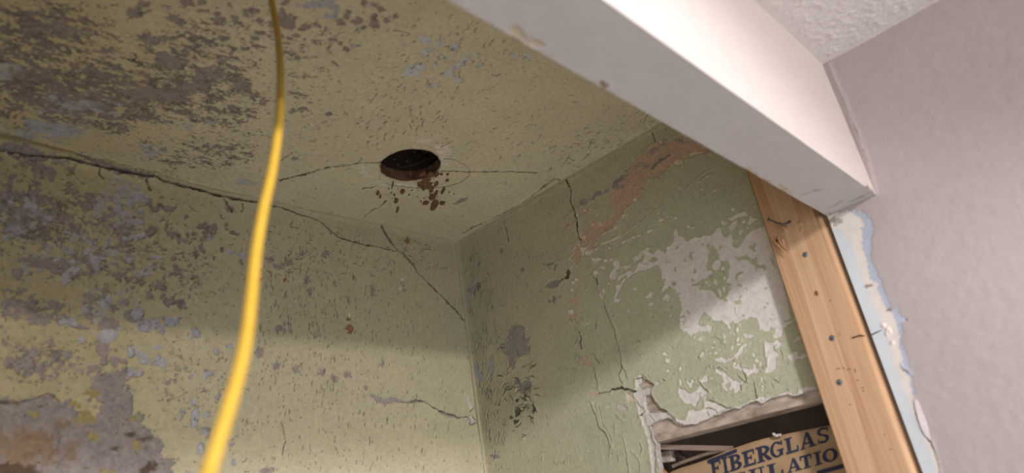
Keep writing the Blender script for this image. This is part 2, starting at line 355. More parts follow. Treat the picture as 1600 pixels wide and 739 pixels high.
c.crack(T(200, 0, 4.105, [(0, 380), (40, 392), (85, 410)]), 2.2, .002, .001); c.crack(T(200, 0, 4.105, [(20, 395), (60, 365)]), 1.4)
c.crack(T(200, 0, 4.105, [(430, 150), (500, 152), (580, 155)]), .9); c.crack(T(200, 0, 4.105, [(720, 690), (770, 697), (815, 695)]), 1.2)
c.crack(T(600, 40, 5.28, [(90, 40), (140, 50), (200, 65)]), 1.6, .002, .001)
# raised taped seams next to the walls
c.ridge([(712, 377), (800, 327), (880, 282), (960, 232), (1032, 190)], 5, .0022)
c.ridge([(x, y - 1) for x, y in EDGE], 5, .002)
c.crack(T(680, 330, 6.16, [(262, 215), (310, 185), (370, 152), (440, 120)]), 1.3, .002, .0008)
c.crack(T(700, 150, 2.0, [(60, 420), (150, 375), (230, 335), (290, 292), (335, 262)]), .7, .0015, .0006, fade=.7)
c.crack(T(700, 150, 2.0, [(290, 288), (315, 270), (335, 258), (352, 262), (372, 258), (420, 235)]), 1.5, .003, .001)
# ceiling splits: swirling to the right of the cable, sweeping down-right at the left
def splits(s, n, region, angf, Lr, wr, depth, lip, col, accept, seed, spread=.32, bend=.5):
    r = np.random.default_rng(seed); k = 0; tries = 0
    while k < n and tries < n * 30:
        tries += 1
        x = r.uniform(region[0], region[2]); y = r.uniform(region[1], region[3])
        if r.random() > accept(x, y): continue
        a = angf(x, y) + r.normal(0, spread); L = r.uniform(*Lr) * (0.6 + .8 * r.random() ** 2)
        s.dash(x, y, a, L, r.uniform(*wr), depth * r.uniform(.5, 1.1), lip * r.uniform(.2, 1.2) * r.choice([1, 1, 0]), col * r.uniform(.8, 1.35), r.uniform(-bend, bend)); k += 1
def gauss(x, y, cx, cy, rx, ry): return math.exp(-((x - cx) / rx) ** 2 - ((y - cy) / ry) ** 2)
above = lambda x, y: y < np.interp(x, [0, 200, 450, 712, 1030], [210, 262, 318, 374, 190])
def cdens(x, y):
    if not above(x, y): return 0
    return .06 + .5 * gauss(x, y, 680, 110, 110, 60) + .35 * gauss(x, y, 380, 130, 110, 120) + .45 * gauss(x, y, 360, 240, 120, 45) + .4 * gauss(x, y, 600, 190, 90, 50) + .45 * gauss(x, y, 780, 215, 90, 26) + .6 * gauss(x, y, 960, 215, 70, 26) + .3 * gauss(x, y, 250, 200, 130, 60) + .3 * gauss(x, y, 460, 180, 60, 50)
def cang(x, y):
    if x < 470: return .25
    if x < 560: return .25 - .9 * (x - 470) / 90
    if x > 860: return -.5
    return -.72 + .5 * math.sin(x * .03 + y * .021)
splits(c, 720, (0, 0, 1030, 372), cang, (4, 13), (.0004, .0009), .0016, .0013, DARK * 1.1, cdens, 5)
splits(c, 1500, (0, 0, 1030, 372), cang, (2, 5), (.0004, .0007), .0009, .0012, DARK * 1.9, lambda x, y: 1.3 * cdens(x, y) + .1, 6)
splits(c, 46, (850, 170, 1030, 285), lambda x, y: -.48, (9, 18), (.0006, .0011), .002, .0014, DARK, lambda x, y: 1 if above(x, y) and y > np.interp(x, [850, 1030], [235, 150]) else 0, 8)
# round cut-out for the lamp box
pl, pr, pt, pb = [c.plane_hit(*q) for q in ((594, 262), (691, 256), (650, 234), (632, 281))]
HC = (pl + pr + pt + pb) / 4; HR = .0590
def hole_r(th): return HR * (1 + .012 * math.sin(3 * th + 1) + .010 * math.sin(7 * th) + .006 * math.sin(17 * th + 2))
dx = c.U - HC[0]; dy = c.V - HC[1]; th = np.arctan2(dy, dx); rr = np.hypot(dx, dy)
hr = HR * (1 + .012 * np.sin(3 * th + 1) + .010 * np.sin(7 * th) + .006 * np.sin(17 * th + 2))
c.cut((slice(None), slice(None)), (hr - rr))
k = sstep(.006, 0, rr - hr) * np.clip(.4 + c.n1, 0, 1); c.C = c.C * (1 - k[..., None]) + lin(120, 92, 68) * k[..., None]

# ------------------------------------------------------------------ back wall of the alcove: traced damage
b = back_s
b.mosaic([(60, 330, 160, 60, .72), (170, 350, 90, 70, .55), (60, 260, 120, 30, .42), (150, 410, 120, 50, .22), (-150, 420, 220, 260, .5), (60, 480, 140, 34, .3), (60, 570, 120, 60, .34), (250, 330, 60, 60, .05), (240, 430, 120, 60, -.05), (260, 600, 60, 90, -.08), (170, 600, 60, 80, .3)],
         MAUVE, wl=.012, asp=(1.2, 1), seed=4, gain=5, gran=.8, mott=.2, grime=.35)
b.mosaic([(60, 350, 170, 80, .25), (180, 400, 140, 90, .12), (70, 560, 130, 70, .1), (300, 420, 90, 110, -.05), (300, 600, 120, 120, -.12)], MAUVE * .88, wl=.005, seed=41, gain=3, gran=.7, grime=.3, lip=.0008)
b.mosaic([(130, 390, 120, 60, .34), (190, 330, 70, 50, .55), (40, 340, 100, 60, .34), (170, 480, 90, 70, .2), (215, 560, 40, 50, .15), (190, 300, 60, 36, .45), (300, 560, 80, 90, -.2), (60, 420, 90, 30, .22)], LAV * .97, wl=.010, seed=14, gain=4, lip=.0002, mott=.2, edge=1.4)
z3 = lambda l: [(200 + e[0] / 3.695, 300 + e[1] / 3.695, e[2] / 3.695, e[3] / 3.695) + tuple(e[4:]) for e in l]
b.blobs(z3([(235, 92, 36, 20), (155, 95, 28, 18), (118, 58, 16, 26), (135, 228, 34, 34), (258, 242, 30, 18, 15), (290, 278, 10, 20), (485, 208, 30, 28), (445, 200, 20, 20), (455, 248, 28, 24), (415, 200, 15, 15), (585, 100, 26, 13, 30), (565, 62, 14, 5, 60), (238, 636, 28, 21), (315, 660, 22, 25), (278, 640, 16, 8), (190, 540, 28, 22),
            (120, 592, 20, 28), (40, 712, 50, 36), (240, 730, 40, 10), (390, 358, 12, 22), (430, 332, 9, 24, -30), (330, 280, 18, 8), (375, 240, 9, 12), (310, 485, 12, 10), (212, 495, 12, 12), (195, 155, 14, 11), (335, 140, 10, 8), (275, 430, 11, 13), (80, 525, 18, 13), (220, 195, 8, 24, 15), (165, 295, 10, 9), (210, 330, 14, 8), (345, 245, 6, 14),
            (570, 200, 8, 20), (600, 237, 10, 12), (630, 243, 15, 11), (540, 335, 10, 8), (265, 383, 9, 12), (290, 352, 16, 6), (150, 445, 9, 7), (200, 442, 12, 6, 30), (380, 272, 12, 7), (425, 278, 12, 12), (385, 490, 14, 6, 20), (405, 520, 4, 16), (495, 380, 6, 12), (350, 600, 5, 14), (658, 400, 8, 14)]), MAUVE * .95, mott=.14, lip=.0008, grime=.45)
b.blobs(z3([(60, 35, 62, 28), (40, 180, 44, 14), (60, 258, 52, 14), (90, 470, 44, 16), (125, 430, 14, 18), (590, 346, 28, 10), (655, 365, 30, 14), (15, 385, 18, 12), (465, 265, 18, 16), (170, 380, 34, 8)]), LAV, mott=.16)
z4 = lambda l: [(e[0] / 4.105, 400 + e[1] / 4.105, e[2] / 4.105, e[3] / 4.105) + tuple(e[4:]) for e in l]
b.blobs(z4([(430, 85, 44, 66), (350, 70, 34, 40), (240, 30, 120, 26, 6), (135, 222, 40, 22, -20), (200, 305, 22, 56, -15), (250, 400, 86, 30), (425, 422, 80, 32, 15), (520, 455, 40, 14), (590, 260, 46, 26, 35), (570, 350, 36, 46, 20), (590, 400, 18, 30), (675, 235, 20, 42), (800, 293, 25, 23), (720, 325, 32, 26), (760, 130, 34, 28),
            (690, 440, 56, 40), (650, 600, 44, 52), (668, 688, 26, 24), (740, 660, 30, 40, -20), (790, 680, 26, 16, 30), (845, 620, 18, 28), (225, 635, 36, 40), (150, 700, 70, 44), (45, 680, 34, 44), (140, 590, 17, 20), (30, 550, 15, 26, -25), (100, 375, 22, 36), (340, 300, 30, 16), (110, 112, 38, 40), (40, 330, 18, 40), (590, 710, 26, 18), (430, 630, 40, 22), (860, 372, 56, 28, -10), (470, 130, 40, 24)]), MAUVE, mott=.18, grime=.35, amp=4)
b.blobs(z4([(480, 90, 40, 22), (420, 140, 26, 50), (700, 510, 50, 40), (660, 520, 40, 30), (440, 430, 50, 22), (620, 20, 50, 20), (830, 20, 30, 14), (515, 540, 26, 18), (545, 330, 22, 26), (885, 120, 20, 14), (890, 450, 14, 30)]), LAV, mott=.2)
bare = [(-80, 640)] + T(0, 560, 4.127, [(0, 270), (120, 275), (220, 250), (310, 218), (380, 268), (460, 250), (480, 300), (500, 400), (600, 425), (625, 380), (650, 300), (600, 230), (590, 160), (620, 110), (700, 95), (740, 90), (790, 70), (840, 62), (812, 180), (860, 215)]) + \
       T(200, 480, 2.853, [(20, 400), (15, 470), (80, 488), (60, 520), (85, 545), (130, 578), (165, 600), (150, 655), (205, 680), (228, 690), (190, 720), (195, 800), (0, 860)]) + [(-80, 800)]
b.patch(bare, lin(150, 140, 136), level=-.0012, amp=4, lip=.0010, mott=.22, grime=.3)
b.blobs([(x / 4.127, 560 + y / 4.127, rx / 4.127, ry / 4.127) for x, y, rx, ry in [(210, 560, 130, 100), (120, 620, 110, 60), (20, 520, 55, 50), (390, 430, 44, 36), (440, 620, 36, 44), (330, 640, 44, 34), (130, 470, 34, 20), (470, 560, 26, 24)]], BROWN, level=-.0014, lip=0, edge=8, amp=6, mott=.2)
b.blobs([(20, 735, 40, 12), (228, 733, 9, 9), (240, 728, 6, 6), (205, 678, 7, 3), (178, 700, 5, 3), (228, 684, 9, 3)], lin(98, 80, 64), level=-.003, lip=0, edge=3, amp=4)
b.blobs([(x / 4.127, 560 + y / 4.127, rx / 4.127, ry / 4.127) for x, y, rx, ry in [(550, 395, 66, 26), (540, 350, 40, 20), (610, 505, 48, 26), (600, 225, 60, 22), (880, 560, 22, 30), (690, 735, 50, 14), (480, 300, 36, 16), (210, 360, 30, 16), (860, 385, 40, 16)]], lin(160, 146, 98), level=0, amp=4, mott=.12)
b.crack(T(0, 560, 4.127, [(0, 280), (110, 283), (220, 256), (310, 222), (345, 240), (380, 272)]), 3.0, .0025, .001, col=lin(88, 76, 62), fade=.75)
z2 = lambda l: [(200 + e[0] / 2.853, 480 + e[1] / 2.853, e[2] / 2.853, e[3] / 2.853) + tuple(e[4:]) for e in l]
b.blobs(z2([(75, 85, 30, 20), (120, 75, 24, 20), (150, 95, 14, 22), (195, 62, 36, 20), (38, 30, 32, 24), (145, 245, 34, 16), (128, 225, 14, 14), (130, 172, 20, 8), (70, 237, 18, 10), (15, 200, 15, 22), (352, 298, 28, 12, -20), (300, 120, 24, 18), (300, 485, 20, 30), (295, 520, 12, 16), (290, 425, 8, 16), (350, 478, 14, 11), (340, 550, 22, 10), (355, 565, 6, 16),
            (325, 630, 18, 24), (45, 295, 24, 12), (395, 200, 10, 14), (455, 605, 14, 12), (245, 465, 12, 9), (230, 490, 7, 12), (10, 290, 12, 24), (450, 172, 12, 7), (470, 690, 8, 14), (400, 400, 8, 12), (280, 735, 12, 6)]), LAV * .98, mott=.18, lip=.0009, grime=.45)
b.blobs([(452, 410, 6, 4), (421, 403, 8, 5), (437, 415, 9, 5), (473, 395, 5, 4), (508, 397, 4, 5), (483, 455, 4, 8), (435, 512, 5, 6), (454, 512, 3, 8), (432, 571, 6, 5), (462, 576, 8, 6), (503, 582, 5, 6), (522, 591, 5, 6), (543, 587, 6, 4), (572, 605, 3, 4), (598, 569, 3, 6), (480, 437, 3, 6), (405, 549, 6, 8), (416, 736, 10, 4), (582, 452, 3, 9), (545, 470, 3, 4)], MAUVE * 1.02, mott=.15)
b.blobs([(547, 513, 5, 7), (544, 500, 3, 3), (637, 375, 3, 6), (446, 437, 2, 3)], lin(150, 112, 88), lip=0, level=-.0004, amp=4)
b.blobs([(625, 451, 2.0, 2.2), (629, 437, 1.6, 1.8), (546, 492, 1.4, 3), (448, 514, 1.6, 1.8)], WHITE, lip=0, level=.0003, amp=.3)
# wedge-shaped split with bare plaster, chips by the corner
b.patch(T(560, 560, 4.127, [(65, 235), (95, 232), (120, 238), (160, 258), (215, 248), (260, 258), (290, 272), (340, 262), (410, 268), (440, 285), (400, 283), (300, 286), (220, 284), (150, 295), (115, 275)]), GREYP * 1.08, amp=1.2, lip=.0014, level=-.0015)
b.patch(T(560, 560, 4.127, [(508, 332), (540, 338), (580, 352), (650, 376), (690, 378), (640, 386), (580, 376), (530, 362)]), GREYP, amp=.8, level=-.0022)
b.patch(T(560, 560, 4.127, [(684, 382), (705, 385), (732, 376), (772, 408), (720, 430), (705, 405)]), lin(206, 199, 194), amp=.8, level=.0004)
b.patch(T(560, 560, 4.127, [(693, 228), (712, 250), (722, 285), (746, 314), (718, 346), (712, 310), (700, 270)]), lin(208, 200, 192), amp=.8, level=.0003)
b.crack(T(560, 560, 4.127, [(330, 278), (380, 268), (430, 280), (480, 315), (520, 336), (560, 348), (610, 364), (650, 380), (690, 376)]), 1.1, .003, .0022, side=-1, lipw=9)
b.crack(T(560, 560, 4.127, [(690, 376), (715, 398), (720, 430), (772, 408), (735, 380)]), .8, .0015, 0)
b.crack(T(560, 560, 4.127, [(718, 346), (746, 314)]), .9, .0015, 0)
# long plaster cracks near the ceiling
seam = [(-60, 224), (0, 236), (60, 243), (100, 248), (150, 260), (200, 270), (240, 279), (290, 292), (345, 307), (400, 317)]
b.blobs([(40, 240, 34, 8, 12), (20, 232, 20, 6), (150, 255, 30, 4, 20), (180, 266, 24, 4.5, 14), (212, 273, 24, 4.5, 12)], MAUVE * .9, level=-.003, mott=.2)
b.ridge([(-60, 208), (0, 220), (80, 238), (150, 254), (240, 276)], 8, .008)
b.ridge([(240, 275), (330, 298), (420, 316), (500, 334), (600, 353), (712, 379)], 4, .0048)
b.crack(seam, 3.0, .005, .003, side=-1, lipw=7, col=DARK * .8)
b.crack([(400, 317), (440, 325), (456, 331), (472, 337), (492, 341), (502, 348), (515, 359), (529, 371), (541, 375), (556, 379), (570, 383), (583, 384), (600, 388), (620, 392)], 1.5, .004, .0022, side=-1, lipw=9)
b.crack(T(440, 290, 5.333, [(825, 335), (870, 400), (910, 470), (960, 530), (1040, 590), (1120, 690)]) + T(400, 370, 2.0, [(500, 105), (560, 165), (600, 205), (640, 245), (655, 270), (664, 300)]), 1.3, .0028, .0018, side=1, lipw=8)
b.crack(T(400, 370, 2.0, [(480, 5), (520, 28), (556, 48)]), .5, .0008, .0006, fade=.5)
b.crack(T(200, 240, 5.277, [(785, 380), (815, 405), (830, 440), (860, 480)]), 1.4, .0015, .001)
b.crack(T(200, 240, 5.277, [(145, 220), (165, 260), (190, 300)]), 2.6, .002, .0008)
b.crack(T(200, 300, 3.695, [(655, 70), (662, 90), (655, 115)]), 1.0); b.crack(T(0, 220, 3.695, [(572, 168), (574, 200), (598, 215)]), 1.3)
b.crack([(440, 660), (446, 690), (441, 712)], .8, .001, .0006)
b.ridge([(713, 380), (717, 410), (722, 450), (731, 520), (741, 600), (749, 660), (758, 739), (764, 790)], 3.0, .0042)
b.crack([(725, 455), (731, 500), (738, 560), (744, 620), (749, 665), (752, 690)], .6, .0012, .0006, fade=.45)
btop = lambda x, y: y > np.interp(x, [0, 200, 450, 712], [240, 275, 335, 384]) + 6 and x < np.interp(y, [380, 739], [712, 754])
def bdens(x, y):
    if not btop(x, y): return 0
    d = .30 if x > 400 else .16
    return d + .5 * gauss(x, y, 470, 440, 70, 80) + .35 * gauss(x, y, 590, 660, 60, 60) + .3 * gauss(x, y, 500, 560, 110, 110) + .3 * gauss(x, y, 730, 650, 14, 90) - .14 * gauss(x, y, 690, 560, 60, 120)
splits(b, 560, (380, 330, 752, 739), lambda x, y: math.pi / 2 + .06, (4, 13), (.0004, .0008), .0013, .0009, DARK * 1.3, bdens, 11, .14, .25)
splits(b, 700, (380, 330, 752, 739), lambda x, y: math.pi / 2 + .06, (2, 6), (.0004, .0006), .0009, .0006, DARK * 1.7, bdens, 12, .14, .25)
splits(b, 520, (0, 250, 400, 739), lambda x, y: math.pi * (x * .37 + y * .21), (3, 9), (.0005, .0009), .0013, .0010, DARK * 1.4, lambda x, y: bdens(x, y) * 2.2, 13)
splits(b, 90, (420, 350, 700, 430), lambda x, y: .3, (6, 14), (.0005, .0009), .0012, .0010, DARK * 1.2, lambda x, y: 1 if btop(x, y) else 0, 14)

# ------------------------------------------------------------------ right wall of the alcove: traced damage
s = side_s
A = lambda p: T(1000, 320, 5.685, p); B = lambda p: T(1120, 320, 5.685, p); Cc = lambda p: T(1030, 440, 5.685, p); D = lambda p: T(1150, 440, 5.685, p)
Ee = lambda p: T(1040, 540, 5.685, p); F = lambda p: T(1150, 540, 5.685, p); G = lambda p: T(930, 360, 5.685, p); Hh = lambda p: T(870, 270, 5.685, p)
PK = lambda p: T(950, 180, 6.159, p); S2 = lambda p: T(740, 380, 4.105, p); S3 = lambda p: T(740, 560, 4.13, p); Q = lambda p: T(880, 480, 4.62, p); K5 = lambda p: T(980, 580, 4.65, p)
def E_(f, l): return [(*f([(e[0], e[1])])[0], e[2] / SC[f], e[3] / SC[f]) + tuple(e[4:]) for e in l]
SC = {A: 5.685, B: 5.685, Cc: 5.685, D: 5.685, Ee: 5.685, F: 5.685, G: 5.685, Hh: 5.685, PK: 6.159, S2: 4.105, S3: 4.13, Q: 4.62, K5: 4.65}
# older pink and grey coats
s.patch(PK([(100, 640), (200, 560), (230, 480), (270, 430), (370, 360), (400, 310), (480, 265), (560, 270), (640, 210), (740, 205), (830, 250), (920, 310), (990, 350), (880, 372), (800, 380), (770, 400), (720, 425), (640, 440), (600, 480), (540, 520), (490, 590), (440, 600), (390, 610), (350, 650), (300, 760), (60, 760), (110, 690)]), PINK, amp=2.5, mott=.10)
s.patch(Hh([(520, 150), (580, 150), (600, 120), (660, 80), (739, 30), (760, 215), (690, 240), (640, 290), (610, 330), (580, 370), (545, 400), (540, 440), (500, 470), (490, 520), (460, 510), (410, 545), (360, 580), (350, 640), (330, 690), (290, 655), (220, 620), (200, 580), (230, 520), (280, 460), (320, 420), (400, 460), (440, 425), (490, 390), (530, 345), (495, 290), (465, 230), (470, 185)]), PINK, amp=2, mott=.10)
s.patch(Hh([(50, 500), (90, 450), (160, 420), (190, 370), (230, 330), (290, 320), (290, 360), (240, 365), (200, 385), (170, 430), (100, 480), (60, 520)]), PINK * .95, amp=2)
s.patch(Hh([(170, 640), (200, 625), (215, 680), (240, 745), (160, 760), (160, 690)]), PINK, amp=2)
s.blobs(E_(Q, [(160, 395, 42, 24), (215, 625, 30, 10)]) + [(897, 470, 5, 7), (893, 492, 4, 6), (900, 400, 6, 12)], PINK * 1.05, amp=3)
s.patch(PK([(415, 515), (430, 475), (490, 420), (590, 365), (607, 375), (510, 440), (455, 500), (430, 525)]), GREYP * .82, amp=1, level=-.0014)
s.blobs(E_(PK, [(440, 340, 60, 22, -25), (370, 500, 40, 20), (540, 280, 34, 12), (300, 480, 40, 10, -30), (690, 240, 60, 20, 20)]), GREYP * 1.05, amp=2, level=-.0003, edge=1.5)
s.patch(Hh([(500, 60), (540, 40), (600, 15), (640, 0), (600, 60), (540, 90), (532, 130), (490, 138), (500, 100)]), GREYP * .92, amp=1.5)
s.patch(Hh([(290, 240), (330, 195), (365, 150), (405, 175), (370, 202), (340, 230), (310, 245)]), GREYP * .92, amp=1.5)
s.blobs(E_(Hh, [(245, 250, 40, 22, -20), (560, 120, 40, 16), (440, 160, 30, 10, -40)]), GREYP * 1.08)
s.blobs(E_(PK, [(680, 457, 42, 26), (500, 265, 14, 10), (717, 505, 10, 9), (742, 440, 7, 7), (588, 522, 8, 7), (558, 648, 8, 9), (688, 712, 8, 12), (890, 720, 18, 8, -25), (1022, 730, 20, 8, -35), (870, 655, 14, 6, -40), (960, 596, 16, 5, -20), (940, 422, 7, 6), (880, 372, 34, 8), (820, 365, 30, 9, -10), (800, 385, 12, 14)]), lin(224, 213, 192), amp=1.2, lip=.0006)
s.crack(PK([(378, 345), (392, 318), (428, 287)]), 1.4, -.0004, 0, col=lin(222, 212, 192), amp=.5)
for st in ([(500, 600), (540, 575), (565, 560)], [(400, 640), (450, 625), (500, 598)], [(330, 692), (350, 688), (372, 680)], [(590, 625), (605, 615)], [(635, 605), (650, 598)], [(680, 580), (690, 574)], [(715, 567), (739, 560)]):
    s.crack(Hh(st), 1.8, .0004, .0003, col=lin(226, 215, 194), amp=.8)
s.blobs(E_(Hh, [(240, 700, 14, 30, 10), (300, 710, 16, 24, 20), (275, 720, 20, 12), (545, 435, 14, 6, 30), (590, 408, 18, 10, -30), (600, 370, 8, 26, 25), (625, 325, 16, 6, -30), (700, 235, 10, 18, 25), (520, 490, 18, 10, -40), (490, 520, 10, 8), (235, 572, 22, 12, -20), (385, 455, 14, 12), (318, 462, 7, 10), (360, 380, 5, 10), (290, 345, 8, 22, 30), (180, 385, 14, 14), (250, 340, 10, 8), (350, 640, 9, 16, 20), (200, 650, 8, 16), (420, 545, 22, 7, -35), (620, 385, 8, 5)]), lin(228, 217, 196), amp=1.5, lip=.0005)
s.mosaic([(1000, 260, 60, 50, -.05), (940, 330, 50, 40, .05), (1060, 235, 60, 24, -.12), (920, 370, 40, 30, .1)], OLIVE_S * .97, wl=.006, asp=(1, 1), seed=51, gain=4, gran=.8, level=0, lip=.0004)
s.mosaic([(960, 320, 60, 50, -.12), (1010, 250, 50, 30, -.2), (920, 390, 40, 24, 0), (985, 350, 40, 16, -.02)], lin(200, 188, 170), wl=.0045, seed=57, gain=3, gran=.6, level=-.0004, lip=.0004)
# large bare white plaster patch
bigw = A([(235, 440), (240, 385), (280, 360), (300, 325), (305, 265), (320, 215), (330, 240), (340, 280), (380, 290), (425, 330), (490, 295), (540, 300), (570, 280), (640, 265), (680, 215), (722, 208)]) + \
    B([(40, 210), (50, 260), (80, 295), (110, 285), (125, 265), (140, 330), (150, 380), (190, 390), (215, 375), (235, 320), (270, 270), (330, 230), (380, 205), (420, 200), (540, 420)]) + D([(480, 330), (520, 345), (470, 385), (415, 430), (410, 480), (360, 500), (325, 490), (350, 450), (355, 410), (310, 400), (290, 445), (210, 415), (190, 310), (110, 325), (30, 360)]) + \
    Cc([(700, 375), (650, 355), (640, 380), (640, 425), (615, 410), (585, 360), (550, 340), (520, 350), (460, 310), (405, 268), (375, 310), (350, 365), (350, 395), (390, 400), (425, 380), (470, 405), (465, 440), (420, 440), (370, 435), (330, 460), (290, 488), (275, 460), (240, 440), (190, 430), (185, 390), (190, 340), (195, 290), (210, 250), (200, 200), (180, 110), (150, 90), (145, 65), (110, 50), (60, 70), (45, 100), (20, 95), (40, 50)]) + \
    G([(590, 550), (600, 515), (625, 480), (605, 440), (590, 400), (600, 375), (575, 330), (540, 315), (500, 340), (440, 355), (380, 375), (345, 390), (300, 430), (275, 400), (270, 370), (310, 370), (345, 385), (370, 340), (385, 300), (400, 270), (350, 295), (340, 255), (385, 225), (400, 195), (445, 185), (460, 160), (510, 165), (530, 190), (560, 170), (600, 190)])
s.patch(bigw, WHITE, level=-.0010, amp=1.0, lip=.0008, mott=.04)
OL = OLIVE_S * np.array([.98, .99, .96])
s.patch(A([(590, 355), (630, 362), (660, 375), (695, 410), (705, 470)]) + B([(5, 400), (25, 440), (25, 495), (40, 500), (105, 500), (120, 570), (105, 650), (85, 690), (135, 720), (120, 745)]) + Cc([(600, 30), (645, 60), (610, 110), (600, 140), (612, 185), (590, 182), (545, 155), (500, 115), (460, 80), (370, 70), (330, 40), (300, 20)]) + A([(520, 690), (560, 660), (605, 655), (620, 610), (590, 560), (605, 500), (605, 450), (625, 420), (600, 390)]), OL, level=0, amp=1.0)
s.blobs(E_(A, [(682, 540, 30, 46, 30), (630, 605, 15, 17), (672, 690, 16, 30, -20), (735, 570, 10, 16), (600, 690, 14, 8)]) + E_(Cc, [(505, 15, 20, 16), (540, 100, 12, 26), (580, 70, 10, 14), (455, 30, 8, 8), (350, 45, 12, 8), (640, 90, 12, 6), (625, 45, 8, 10)]) + E_(B, [(57, 570, 12, 14), (72, 655, 10, 10), (5, 710, 12, 14)]), WHITE, level=-.0009, amp=1, mott=.04)
for p in ([(275, 370), (310, 350), (360, 335), (355, 365), (335, 385), (350, 415), (330, 420), (300, 395)], [(180, 480), (200, 465), (265, 445), (290, 475), (330, 485), (355, 460), (360, 500), (370, 540), (420, 540), (442, 570), (420, 580), (360, 555), (355, 597), (345, 585), (340, 550), (300, 525), (275, 490), (220, 490), (185, 505)], [(165, 620), (205, 595), (240, 605), (190, 640), (178, 680), (160, 660)], [(15, 395), (25, 370), (45, 365), (45, 385), (25, 400)], [(480, 500), (470, 470), (500, 480), (530, 560), (510, 540)]):
    s.patch(B(p), OL, level=0, amp=.9)
s.patch(D([(405, 352), (460, 338), (515, 322), (525, 345), (450, 362)]), OL, level=0, amp=.9)
s.blobs(E_(A, [(332, 385, 15, 10, -30), (443, 450, 7, 28), (455, 475, 9, 24), (490, 590, 12, 18), (315, 578, 9, 20), (232, 520, 9, 9), (250, 513, 12, 5), (300, 702, 18, 18), (98, 415, 26, 20), (125, 487, 28, 22), (20, 480, 16, 34, 20), (45, 525, 16, 5), (465, 675, 12, 8), (480, 710, 18, 10), (465, 430, 6, 5), (265, 732, 12, 6)]) + E_(G, [(615, 445, 14, 14), (600, 490, 10, 14), (560, 335, 18, 14), (580, 380, 16, 16), (410, 265, 12, 26, 15), (370, 280, 24, 6, -30)]) + E_(B, [(205, 715, 16, 10), (400, 625, 8, 6)]) + E_(D, [(255, 226, 12, 9), (65, 295, 13, 5), (272, 60, 17, 12, -30), (278, 190, 10, 4), (335, 332, 5, 5), (35, 35, 18, 14), (20, 185, 30, 22), (45, 130, 12, 14)]), OL, level=0, amp=.9)
s.blobs(E_(D, [(20, 160, 14, 12)]), WHITE, level=-.0008)
